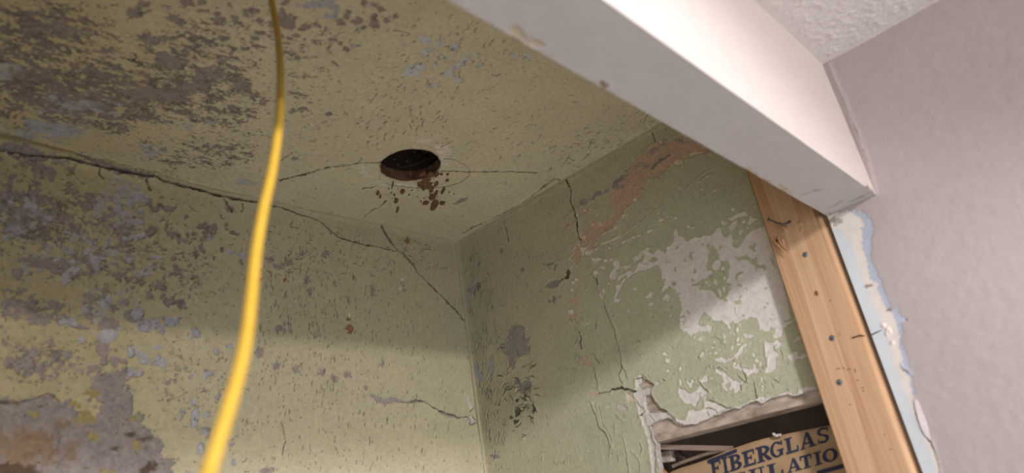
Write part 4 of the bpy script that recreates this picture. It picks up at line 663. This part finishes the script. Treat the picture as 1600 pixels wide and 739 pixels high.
for poly in (K5([(124, 128), (150, 118), (166, 128), (166, 165), (140, 172), (122, 160)]), K5([(130, 318), (152, 312), (172, 335), (203, 372), (162, 399), (142, 388)]), K5([(160, 306), (205, 304), (268, 300), (284, 342), (248, 350), (212, 368), (182, 338)]), K5([(66, 152), (92, 134), (118, 140), (126, 185), (124, 240), (112, 258), (84, 236), (70, 200)])):
    bm = bmesh.new(); P = []
    for i in range(len(poly)):
        for t in (0, .5):
            a, d = poly[i], poly[(i + 1) % len(poly)]; x = a[0] * (1 - t) + d[0] * t + random.uniform(-.5, .5); y = a[1] * (1 - t) + d[1] * t + random.uniform(-.5, .5)
            P.append(hit(x, y, 0, 0.0012 + random.uniform(-.0006, .0006)))
    prism(bm, P, (.009, 0, 0)); obj('plaster_chunk', bm, M_white, wall_side)

# cut-out rim and the dark joist bay above it
M_rim = noisy_mat('cut_lath', (138, 104, 84), (100, 74, 60), 60, .9, .7, 220, dist=.003)
M_dark = noisy_mat('old_framing', (92, 76, 68), (70, 58, 52), 20, .9, .5, 90, stretch=(1, 6, 1))
bm = bmesh.new(); rows = []
for i in range(96):
    t = i / 96 * 2 * math.pi; row = []
    for j in range(6):
        q = hole_r(t) + (random.uniform(-.0012, .0016) if j else .0006); row.append(bm.verts.new((HC[0] + q * math.cos(t), HC[1] + q * math.sin(t), -.0006 + j * .0046)))
    rows.append(row)
for i in range(96):
    for j in range(5): bm.faces.new((rows[i][j], rows[(i + 1) % 96][j], rows[(i + 1) % 96][j + 1], rows[i][j + 1]))
o = obj('hole_rim', bm, M_rim, ceiling, True); o['label'] = 'brown cut edge of plaster and lath'
bm = bmesh.new(); vs = box(bm, (HC[0] - .2, HC[1] - .12, .0225), (HC[0] + .2, HC[1] + .14, .16))
bmesh.ops.delete(bm, geom=[f for f in bm.faces if f.calc_center_median().z < .03], context='FACES'); obj('joist_bay', bm, M_dark, ceiling)
bm = bmesh.new(); box(bm, (HC[0] - .19, HC[1] + .02, .10), (HC[0] + .19, HC[1] + .055, .14)); obj('joist_block', bm, M_dark, ceiling)
M_crumb = noisy_mat('brown_crumbs', (140, 106, 78), (100, 74, 54), 120, .95, .8, 300, dist=.003)
def crumb(name, pos, r3, mat, parent, rot=0, sub=2, jag=.35):
    bm = bmesh.new(); bmesh.ops.create_icosphere(bm, subdivisions=sub, radius=1.0); sd = random.random() * 50
    for v in bm.verts:
        k = 1 + jag * mnoise.noise(v.co * 1.7 + Vector((sd, 0, 0))) + jag * .5 * mnoise.noise(v.co * 4 + Vector((0, sd, 0)))
        v.co = Vector((v.co.x * r3[0] * k, v.co.y * r3[1] * k, v.co.z * r3[2] * k))
    bmesh.ops.rotate(bm, verts=bm.verts, cent=(0, 0, 0), matrix=Matrix.Rotation(rot, 3, 'Z')); bmesh.ops.translate(bm, verts=bm.verts, vec=Vector(pos))
    return obj(name, bm, mat, parent)
for e in zh([(340, 485, 22, 24), (290, 560, 18, 20), (303, 622, 11, 26), (150, 495, 14, 22), (168, 525, 9, 18), (500, 425, 26, 40), (540, 440, 26, 30), (520, 400, 40, 26), (562, 470, 24, 30), (600, 425, 20, 24), (652, 480, 13, 32), (572, 530, 30, 28), (598, 500, 14, 28), (585, 590, 32, 46), (520, 575, 28, 18), (505, 460, 22, 22), (648, 575, 26, 18), (685, 400, 18, 13), (640, 352, 15, 8), (687, 352, 12, 7), (265, 430, 7, 34), (276, 512, 7, 10), (482, 562, 6, 6), (390, 510, 8, 6), (470, 430, 20, 30), (700, 490, 4, 4), (390, 395, 8, 5), (735, 505, 4, 4), (255, 495, 5, 10), (560, 360, 40, 24), (500, 370, 34, 22), (600, 350, 24, 26)]):
    e = (e[0], e[1], e[2] * .85, e[3] * .85); p = c.plane_hit(e[0], e[1]); ex = c.plane_hit(e[0] + e[2], e[1]); ey = c.plane_hit(e[0], e[1] + e[3])
    if math.hypot(p[0] - HC[0], p[1] - HC[1]) < HR - .004: p[2] = .004
    ax = ex - p; crumb('insulation_crumb', (p[0], p[1], p[2] - .0008 if p[2] == 0 else p[2]), (math.hypot(*(ex - p)[:2]), math.hypot(*(ey - p)[:2]), .0024), M_crumb, ceiling, math.atan2(ax[1], ax[0]), 2, .6)
for q in range(46):
    X, Y = (random.gauss(672, 9), random.gauss(296, 14)) if q < 34 else (random.gauss(625, 14), random.gauss(300, 10))
    p = c.plane_hit(X, Y); k = random.uniform(.0008, .0026)
    if math.hypot(p[0] - HC[0], p[1] - HC[1]) > HR + .002: crumb('insulation_crumb', (p[0], p[1], -.0004), (k, k * random.uniform(.5, 1.2), .0014), M_crumb, ceiling, random.random() * 3, 1, .6)
M_fleck = noisy_mat('pale_flecks', (176, 160, 138), (150, 134, 112), 80, .9, .4, 200)
for x, y, q in [(306, 285, 10), (292, 320, 8), (375, 255, 9), (430, 185, 12), (505, 190, 8), (275, 240, 8), (400, 355, 7), (470, 215, 6), (345, 368, 12), (570, 230, 8)]:
    X, Y = 560 + x / 4.93, 200 + y / 4.93; p = hit(X, Y, 2, .012 if y > 340 else .088); q = q / 4.93 / FPX * (RC[2] @ (p - CAM)) * .8
    dd = np.hypot(p[0] - HC[0], p[1] - HC[1])
    crumb('plaster_fleck', p, (q, q * .6, q * .5), M_fleck, ceiling, random.random() * 3, 1)
bm = bmesh.new(); tube(bm, [hit(560 + 300 / 4.93, 200 + 310 / 4.93, 2, .03), hit(560 + 430 / 4.93, 200 + 285 / 4.93, 2, .034), hit(560 + 545 / 4.93, 200 + 235 / 4.93, 2, .03)], 0.00012, 5); obj('cobweb_thread', bm, M_fleck, ceiling)

# ------------------------------------------------------------------ wall framing seen through the opening
M_cav = noisy_mat('cavity_boards', (160, 140, 130), (134, 116, 108), 14, .95, .5, 60)
bm = bmesh.new(); box(bm, (.0175, -1.02, FLOOR), (.15, -.36, -.40))
bmesh.ops.delete(bm, geom=[f for f in bm.faces if f.calc_center_median().x < .02], context='FACES'); o = obj('wall_cavity', bm, M_cav, wall_side)
def wood_mat(name, light, dark, rough=.6, grain=1.0, spec=.3, axis_scale=(14, 14, .7), bump=.15, fine=1.0):
    mt, nt, bb = new_mat(name, light, rough, spec); L = nt.links
    tc = nd(nt, 'ShaderNodeTexCoord'); mp = nd(nt, 'ShaderNodeMapping'); mp.inputs['Scale'].default_value = axis_scale; L.new(tc.outputs['Object'], mp.inputs[0])
    n1 = nd(nt, 'ShaderNodeTexNoise', Scale=2.2, Detail=2.0, Distortion=.6); L.new(mp.outputs[0], n1.inputs['Vector'])
    mul = nd(nt, 'ShaderNodeMath', operation='MULTIPLY'); mul.inputs[1].default_value = 9.0 * fine; L.new(n1.outputs['Fac'], mul.inputs[0])
    fr = nd(nt, 'ShaderNodeMath', operation='FRACT'); L.new(mul.outputs[0], fr.inputs[0])
    n2 = nd(nt, 'ShaderNodeTexNoise', Scale=30.0, Detail=4.0); L.new(mp.outputs[0], n2.inputs['Vector'])
    ad = nd(nt, 'ShaderNodeMath', operation='MULTIPLY_ADD'); L.new(fr.outputs[0], ad.inputs[0]); ad.inputs[1].default_value = .55 * grain; L.new(n2.outputs['Fac'], ad.inputs[2])
    cr = nd(nt, 'ShaderNodeValToRGB'); e = cr.color_ramp.elements; e[0].position = .35; e[1].position = 1.1 if False else 1.0
    e[0].color = (*lin(*light), 1); e[1].color = (*lin(*dark), 1); L.new(ad.outputs[0], cr.inputs[0]); L.new(cr.outputs[0], bb.inputs['Base Color'])
    bp = nd(nt, 'ShaderNodeBump', Strength=bump, Distance=.001); L.new(ad.outputs[0], bp.inputs['Height']); L.new(bp.outputs[0], bb.inputs['Normal'])
    return mt
def bevel_box(lo, hi, w, seg=3):
    bm = bmesh.new(); box(bm, lo, hi); bmesh.ops.bevel(bm, geom=bm.edges[:], offset=w, segments=seg, profile=.5, affect='EDGES'); return bm
M_rough = noisy_mat('rough_sawn_wood', (214, 198, 184), (150, 132, 120), 34, .9, .8, 120, stretch=(1, 1, 2.2), dist=.002)
pA = hit(1023, 690, 0, .0065); pB = hit(1285, 627, 0, .0065)
zb = (pA[2] + pB[2]) / 2
bm = bevel_box((.0065, -1.0, zb), (.060, pA[1] + .010, zb + .14), .0015, 2); o = obj('framing_board', bm, M_rough); tag(o, 'weathered grey brown framing board above the dark gap in the broken plaster', 'board')
# thin lath strip, blocks in the dark gap
M_lath = noisy_mat('lath_wood', (176, 152, 138), (136, 114, 102), 40, .9, .5, 160, stretch=(1, .2, 1))
def bar(bm, p, q, w, h, side=(1, 0, 0)):
    p = Vector(p); q = Vector(q); d = (q - p).normalized(); sx = Vector(side); sx = (sx - d * sx.dot(d)).normalized(); u = d.cross(sx)
    vs = []
    for e in (p, q):
        for a, c2 in ((-1, -1), (1, -1), (1, 1), (-1, 1)): vs.append(bm.verts.new(e + sx * a * w / 2 + u * c2 * h / 2))
    for f in ((0, 1, 2, 3), (7, 6, 5, 4), (0, 4, 5, 1), (1, 5, 6, 2), (2, 6, 7, 3), (3, 7, 4, 0)): bm.faces.new([vs[i] for i in f])
KX = .046
bm = bmesh.new(); bar(bm, hit(1018, 698, 0, .030), hit(1146, 701, 0, .054), .006, .009); bmesh.ops.bevel(bm, geom=bm.edges[:], offset=.0008, segments=1, affect='EDGES')
o = obj('lath_strip', bm, M_lath); tag(o, 'thin pale wooden lath lying across the dark gap in the plaster', 'lath')
for lab, p, q, wd, mt in (('dark splintered wood block behind the thin lath at the left of the gap', (1024, 716), (1052, 712), .020, M_rough), ('short dark slanting stick between the lath and the kraft paper', (1058, 706), (1075, 722), .008, M_dark), ('small upright brown wood sliver under the left end of the lath', (1046, 722), (1053, 712), .005, M_lath)):
    bm = bmesh.new(); bar(bm, hit(*p, 0, .062), hit(*q, 0, .058), .012, wd); bmesh.ops.bevel(bm, geom=bm.edges[:], offset=.0015, segments=1, affect='EDGES'); tag(obj('wood_scrap', bm, mt), lab, 'wood scrap')
bm = bmesh.new(); prism(bm, [hit(*q, 0, .012) for q in K5([(236, 712), (248, 700), (290, 739), (300, 800), (240, 800)])], (.004, 0, 0)); tag(obj('wood_scrap', bm, noisy_mat('orange_wood', (196, 140, 96), (170, 116, 78), 40, .8, .3, 160)), 'orange tan wood scrap at the lower left corner of the opening', 'wood scrap')

# insulation batt with printed kraft facing
M_kraft = noisy_mat('kraft_paper', (194, 163, 128), (174, 143, 109), 18, .75, .35, 60, dist=.002)
M_ink = noisy_mat('navy_ink', (44, 48, 72), (62, 64, 86), 90, .7, .1, 200); M_wool = noisy_mat('glass_wool', (206, 186, 126), (180, 158, 100), 60, 1, .8, 200)
batt = thing('insulation_batt', 'kraft paper faced insulation batt with navy printed words, tucked in the wall opening', 'insulation', hit(1220, 730, 0, KX))
BL = Vector(batt.location)
def local(o): o.parent = batt; o.matrix_parent_inverse = Matrix.Translation(-BL); return o
top = T(980, 560, 4.128, [(255, 745), (300, 722), (350, 703), (440, 676), (515, 648), (620, 604), (720, 566), (810, 536), (900, 511), (1000, 492), (1150, 461), (1300, 430), (1420, 404), (1560, 375)])
nx, nz = 60, 30; bm = bmesh.new(); rows = []
tp = [hit(x, y, 0, KX) for x, y in top]; ys = [p[1] for p in tp][::-1]; zs = [p[2] for p in tp][::-1]
def kbulge(y, z): return .004 * math.sin(y * 60 + z * 20) * .35 + .0022 * mnoise.noise(Vector((y * 30, z * 30, 0))) + .0008 * mnoise.noise(Vector((y * 120, z * 90, 4)))
for i in range(nx + 1):
    y = ys[0] + (ys[-1] - ys[0]) * i / nx; zt = float(np.interp(y, ys, zs)); row = []
    for j in range(nz + 1):
        z = zt + (-1.15 - zt) * (j / nz) ** 1.6; row.append(bm.verts.new((KX + kbulge(y, z) + (.003 * (1 - j / 2) if j < 2 else 0), y, z)))
    rows.append(row)
for i in range(nx):
    for j in range(nz): bm.faces.new((rows[i][j], rows[i + 1][j], rows[i + 1][j + 1], rows[i][j + 1]))
local(obj('kraft_facing', bm, M_kraft, None, True))
bm = bmesh.new(); box(bm, (KX + .010, ys[0] + .004, -1.15), (.145, ys[-1] - .004, min(zs) - .004)); local(obj('glass_wool', bm, M_wool))
def surf_pt(x, y, lift=.0010):
    p = hit(x, y, 0, KX)
    for _ in range(2): p = hit(x, y, 0, KX + kbulge(p[1], p[2]) - lift)
    return p
def arc(cx, cy, rx, ry, wx, wy, a0, a1, n=14):
    out = []
    for i in range(n):
        t0 = math.radians(a0 + (a1 - a0) * i / n); t1 = math.radians(a0 + (a1 - a0) * (i + 1) / n)
        f = lambda t, k: (cx + (rx - k * wx) * math.cos(t), cy + (ry - k * wy) * math.sin(t)); out.append([f(t0, 0), f(t1, 0), f(t1, 1), f(t0, 1)])
    return out
R_ = lambda x0, y0, x1, y1: [(x0, y0), (x1, y0), (x1, y1), (x0, y1)]
def glyph(ch):
    st = [R_(.14, 0, .42, 1)]; sl = [R_(0, 0, .56, .1), R_(0, .9, .56, 1)]
    if ch == 'F': return st + [R_(0, 0, .6, .1), R_(0, .86, .96, 1), R_(.84, .66, .96, .9), R_(.4, .44, .74, .56), R_(.64, .36, .74, .64)]
    if ch == 'E': return st + [R_(0, 0, .98, .14), R_(0, .86, .94, 1), R_(.83, .66, .94, .9), R_(.87, .1, .98, .34), R_(.4, .45, .72, .57), R_(.63, .36, .72, .66)]
    if ch == 'L': return st + [R_(0, .9, .56, 1), R_(0, 0, .98, .14), R_(.86, .1, .98, .38)]
    if ch == 'I': return [R_(.3, 0, .72, 1), R_(.05, 0, .97, .1), R_(.05, .9, .97, 1)]
    if ch == 'B': return st + [R_(0, 0, .5, .12), R_(0, .88, .5, 1), R_(.4, .45, .55, .56)] + arc(.48, .745, .44, .255, .26, .13, -90, 90) + arc(.48, .28, .5, .28, .28, .14, -90, 90)
    if ch == 'R': return st + [R_(0, 0, .54, .1), R_(0, .88, .5, 1), R_(.4, .42, .55, .54)] + arc(.48, .71, .46, .29, .27, .14, -90, 90) + [[(.42, .45), (.66, .45), (.98, .1), (1.04, 0), (.74, 0)]]
    if ch == 'G': return arc(.5, .5, .5, .5, .25, .12, 40, 330, 22) + [R_(.66, .06, .92, .42), R_(.5, .38, 1.02, .48), R_(.84, .68, .94, .98)]
    if ch == 'A': return [[(0, 0), (.14, 0), (.54, .9), (.44, 1)], [(.4, 1), (.62, 1), (.96, 0), (.66, 0)], R_(.2, .27, .76, .37), R_(-.06, 0, .3, .09), R_(.52, 0, 1.06, .09)]
    if ch == 'S': return arc(.5, .735, .44, .265, .24, .13, 30, 270) + arc(.5, .27, .46, .27, .26, .13, -150, 90) + [R_(.84, .66, .94, .98), R_(.04, .02, .14, .34)]
    if ch == 'T': return [R_(.36, 0, .66, 1), R_(.2, 0, .82, .1), R_(0, .86, 1, 1), R_(0, .64, .11, .9), R_(.89, .64, 1, .9)]
    if ch == 'O': return arc(.5, .5, .5, .5, .26, .12, 0, 360, 26)
    if ch == 'U': return [R_(.12, .3, .38, 1), R_(.72, .3, .84, 1), R_(0, .9, .52, 1), R_(.58, .9, 1, 1)] + arc(.48, .34, .36, .34, .22, .14, 180, 360)
    if ch == 'N': return [R_(.1, 0, .22, 1), R_(.76, 0, .88, 1), [(.08, 1), (.36, 1), (.88, 0), (.74, 0)], R_(0, 0, .34, .1), R_(.62, .9, 1, 1), R_(0, .9, .3, 1)]
def print_line(name, letters, x0, y0, x1, y1, h, lean):
    """letters: (char, left px, right px); baseline through two pixels; h: cap height px; lean: top shift per height"""
    bm = bmesh.new()
    for ch, l, rr_ in letters:
        for poly in glyph(ch):
            q = []
            for a, t in poly:
                x = l + (rr_ - l) * a; y = y0 + (y1 - y0) * (x - x0) / (x1 - x0); q.append(bm.verts.new(surf_pt(x + lean * t * h, y - t * h)))
            bm.faces.new(q)
    o = local(obj(name, bm, M_ink)); return o
u = lambda l: [(ch, 1120 + a / 5.318, 1120 + b2 / 5.318) for ch, a, b2 in l]
print_line('lettering', [('F', 1112, 1129), ('I', 1130, 1140), ('B', 1141, 1160.5), ('E', 1162, 1182), ('R', 1183.5, 1206), ('G', 1205, 1226), ('L', 1228.5, 1249), ('A', 1252, 1274.5), ('S', 1278, 1297)], 1162.9, 730.8, 1292.5, 690.8, 24.5, -.14)['label'] = 'upper line of navy printed capitals'
print_line('lettering', u([('I', -60, 0), ('N', 10, 130), ('S', 150, 255), ('U', 280, 410), ('L', 430, 560), ('A', 595, 705), ('T', 703, 800), ('I', 812, 882), ('O', 885, 1012), ('N', 1030, 1150)]), 1232.8, 739, 1285.5, 725, 20.5, -.16)['label'] = 'lower line of navy printed capitals'
def stripe(name, a, d, th):
    bm = bmesh.new(); n = 10; r0 = []; r1 = []
    for i in range(n + 1):
        x = a[0] + (d[0] - a[0]) * i / n; y = a[1] + (d[1] - a[1]) * i / n; r0.append(bm.verts.new(surf_pt(x, y))); r1.append(bm.verts.new(surf_pt(x + .12 * th, y + th)))
    for i in range(n): bm.faces.new((r0[i], r0[i + 1], r1[i + 1], r1[i]))
    local(obj(name, bm, M_ink))
stripe('printed_stripe', (1105, 719), (1151, 701), 5.6); stripe('printed_stripe', (1276, 736), (1340, 718.5), 6.5)
bm = bmesh.new(); fp = [hit(980 + x / 4.128, 560 + y / 4.128, 0, .0505) for x, y in [(290, 698), (350, 672), (440, 640), (520, 612), (610, 592), (680, 578)]]
for i in range(len(fp) - 1): bar(bm, fp[i], fp[i + 1], .0012, .0055)
o = local(obj('kraft_flange', bm, noisy_mat('grey_flange', (160, 140, 120), (130, 112, 98), 40, .8, .3, 100))); o['label'] = 'greyish folded paper edge'
p = hit(980 + 965 / 4.128, 560 + 492 / 4.128, 0, KX - .002)
bm = bmesh.new(); tube(bm, spline([hit(980 + x / 4.128, 560 + y / 4.128, 0, KX - .006) for x, y in [(937, 484), (948, 490), (960, 499), (975, 494), (992, 494)]], 14), [.0014 + .0012 * abs(math.sin(i * .6)) for i in range(14)], 8)
tag(obj('foam_blob', bm, M_white, None, True), 'small white foam lump on the top edge of the kraft paper', 'foam')
# ------------------------------------------------------------------ stud with screws, bent nail and torn splinters
XS = -0.038
YL = float(np.mean([hit(1165, 265, 0, XS)[1], hit(1321, 739, 0, XS)[1]])); YR = YL - .0885
M_stud = wood_mat('pine', (213, 176, 141), (188, 145, 109), rough=.55, grain=.75, axis_scale=(5, 9, .22), bump=.04, fine=.55)
stud = thing('wall_stud', 'bare orange pine stud standing between the sage green wall and the torn drywall', 'stud', (XS / 2, (YL + YR) / 2, FLOOR))
bm = bmesh.new(); box(bm, (XS, YR, FLOOR), (.0, YL, -.02))
ed = [e for e in bm.edges if abs(e.verts[0].co.z - e.verts[1].co.z) > 1 and e.verts[0].co.x < -.02]
e1 = [e for e in ed if e.verts[0].co.y < (YL + YR) / 2]; e2 = [e for e in ed if e not in e1]
bmesh.ops.bevel(bm, geom=e1, offset=.0085, segments=6, profile=.5, affect='EDGES')
e2 = [e for e in bm.edges if abs(e.verts[0].co.z - e.verts[1].co.z) > 1 and abs(e.verts[0].co.y - YL) < 1e-5 and abs(e.verts[0].co.x - XS) < 1e-5]
bmesh.ops.bevel(bm, geom=e2, offset=.0025, segments=3, profile=.5, affect='EDGES')
def lstud(o): o.parent = stud; o.matrix_parent_inverse = Matrix.Translation(-Vector(stud.location)); return o
body = lstud(obj('stud_body', bm, M_stud))
for p in body.data.polygons: p.use_smooth = len(p.vertices) == 4 and p.area < .03 and abs(p.normal.z) < .5 and abs(p.normal.x) < .999 and abs(p.normal.y) < .999
M_steel = noisy_mat('dull_steel', (150, 150, 156), (112, 112, 120), 120, .45, .2, 300); M_steel.node_tree.nodes['Principled BSDF'].inputs['Metallic'].default_value = .15
M_hole = noisy_mat('dark_pocket', (70, 50, 38), (52, 38, 30), 80, .95, .3, 300)
def disc(bm, p, r, h, ax=0, seg=18, r2=None):
    a = [bm.verts.new((p[0], p[1] + r * math.cos(t), p[2] + r * math.sin(t))) for t in np.linspace(0, 2 * math.pi, seg, endpoint=False)]
    q = [bm.verts.new((p[0] - h, p[1] + (r2 or r) * math.cos(t), p[2] + (r2 or r) * math.sin(t))) for t in np.linspace(0, 2 * math.pi, seg, endpoint=False)]
    for i in range(seg): bm.faces.new((a[i], a[(i + 1) % seg], q[(i + 1) % seg], q[i]))
    bm.faces.new(a); bm.faces.new(q)
for x, y in ((1258, 398), (1300, 528.5), (1311.5, 597.5)):
    p = hit(x, y, 0, XS); bm = bmesh.new(); disc(bm, p, .0043, .0003); o = lstud(obj('screw_pocket', bm, M_hole))
    bm = bmesh.new(); disc(bm, (p[0] - .0003, p[1] - .0002, p[2] - .0005), .0036, .0010, r2=.0030); h = obj('screw_head', bm, M_steel); h.parent = o
    bm = bmesh.new()
    for k in (0, 1):
        d = (.0022, .0005) if k == 0 else (.0005, .0022); box(bm, (p[0] - .00145, p[1] - .0002 - d[0], p[2] - .0005 - d[1]), (p[0] - .0009, p[1] - .0002 + d[0], p[2] - .0005 + d[1]))
    h = obj('screw_recess', bm, M_hole); h.parent = o
X1 = lambda x, y, l: hit(1180 + x / 7.39, 320 + y / 7.39, 0, XS - l)
bm = bmesh.new(); tube(bm, spline([X1(405, 190, -.004), X1(392, 198, .003), X1(365, 215, .008), X1(320, 224, .011), X1(265, 212, .013), X1(215, 193, .015), X1(160, 170, .017)], 26), .0013, 10)
a, d = X1(160, 170, .017), X1(150, 166, .0174); dv = Vector(a - d).normalized(); tube(bm, [Vector(d) - dv * .0004, Vector(d) + dv * .0012], [.0034, .0034], 14)
o = lstud(obj('bent_nail', bm, noisy_mat('dark_nail', (92, 86, 86), (60, 55, 55), 200, .4, .2, 300, spec=.6), None, True)); o['label'] = 'bent dark steel nail with a round head'
M_spl = wood_mat('torn_pine', (224, 186, 148), (186, 140, 102), axis_scale=(20, 20, 4), bump=.3)
for pts, w0 in (([(275, 225, .002), (310, 260, .005), (345, 290, .007), (375, 318, .006)], .0022), ([(340, 230, .001), (365, 262, .005), (395, 300, .006)], .0016), ([(175, 385, .001), (205, 412, .005), (255, 445, .006)], .0019), ([(185, 405, 0), (250, 460, .006), (310, 515, .009), (362, 578, .008)], .0021), ([(265, 400, .001), (300, 450, .004), (350, 510, .005)], .0022), ([(310, 400, .001), (330, 450, .003), (352, 505, .003)], .0016), ([(515, 190, .001), (525, 220, .004), (550, 262, .005)], .0016), ([(525, 305, .001), (540, 280, .004), (555, 262, .004)], .0012), ([(262, 375, .001), (285, 430, .006), (300, 480, .004)], .0013), ([(230, 440, .001), (262, 470, .004), (300, 492, .005)], .0013)):
    bm = bmesh.new(); n = 10; P = spline([X1(*q) for q in pts], n); tube(bm, P, [w0 * (1 - .9 * (i / (n - 1)) ** 2) + .0001 for i in range(n)], 5); lstud(obj('wood_splinter', bm, M_spl))
for x, y, rx, rz in ((258, 378, .0020, .0026), (395, 196, .0030, .0026), (518, 196, .0013, .0034), (320, 430, .0012, .005), (355, 240, .0012, .004), (245, 415, .0016, .0024)):
    p = X1(x, y, 0); crumb_o = crumb('torn_pocket', p, (.0007, rx, rz), M_hole, None, 0, 1, .3); lstud(crumb_o)
# knots, nicks and a hair-thin wire
M_knot = noisy_mat('knot', (150, 98, 64), (118, 74, 48), 90, .7, .2, 200)
for x, y, rx, rz in ((1275.5, 458, .0035, .0045), (1318, 575, .0012, .0012), (1340, 594, .0018, .001), (1348, 606, .0016, .0014), (1349, 611, .0013, .001), (1310, 576, .004, .0007), (1326, 577, .005, .0007), (1336, 579, .001, .003), (1297, 470, .001, .002), (1353, 685, .001, .001), (1328, 632, .0014, .001), (1312, 522, .0006, .003), (1382, 679, .0013, .001), (1391, 702, .003, .0005)):
    crumb_o = crumb('knot', hit(x, y, 0, XS), (.0004, rx, rz), M_knot, None, 0, 1, .25); lstud(crumb_o)
bm = bmesh.new(); tube(bm, spline([hit(1331, 528, 0, XS - .0006), hit(1338, 526, 0, XS - .001), hit(1344, 524, 0, XS - .001), hit(1352, 525, 0, XS - .0005)], 12), [.0009] * 10 + [.0006, .0003], 6); lstud(obj('hair_crack', bm, M_hole))
bm = bmesh.new(); tube(bm, spline([hit(1362, 523, 0, XR + .0008), hit(1368, 520, 0, XR + .0006), hit(1378, 515.5, 0, XR + .0006)], 8), [.0009] * 5 + [.0007, .0005, .0002], 6); obj('hair_crack', bm, M_hole, wall_right)

# ------------------------------------------------------------------ yellow cord hanging close to the camera
M_cord, nt, bb = new_mat('yellow_cord', (240, 186, 40), .38, .5)
tn = nd(nt, 'ShaderNodeTexNoise', Scale=60.0); cr = nd(nt, 'ShaderNodeValToRGB'); cr.color_ramp.elements[0].color = (*lin(202, 160, 54), 1); cr.color_ramp.elements[1].color = (*lin(218, 178, 72), 1)
nt.links.new(tn.outputs['Fac'], cr.inputs[0]); nt.links.new(cr.outputs[0], bb.inputs['Base Color'])
path = [(416, -40, .93), (424, 0, .86), (434, 55, .80), (438.5, 120, .70), (436, 190, .615), (426, 262, .555), (411, 330, .51), (400, 395, .475), (393, 460, .44), (386, 520, .41), (375, 575, .385), (358, 635, .36), (341, 690, .342), (326, 739, .328), (308, 800, .31)]
pts = [at_depth(*q) for q in path]
p0 = pts[0]; e = p0 + (p0 - pts[1]) * .6
t0 = (0.0 - p0[2]) / max(e[2] - p0[2], 1e-4); topp = np.array([e[0], e[1], 0.004])
tail = [pts[-1] + np.array([-.03, -.02, -.10]), pts[-1] + np.array([-.06, -.03, -.35]), pts[-1] + np.array([-.05, 0, -.9]), np.array([pts[-1][0] + .02, pts[-1][1] + .03, FLOOR + .25]), np.array([pts[-1][0] + .06, pts[-1][1] + .08, FLOOR + .006])]
bm = bmesh.new(); full = spline([topp] + pts + tail, 200); tube(bm, full, .0039, 16)
tag(obj('extension_cord', bm, M_cord, None, True), 'bright yellow cord hanging down in front of the peeling alcove walls', 'cord')
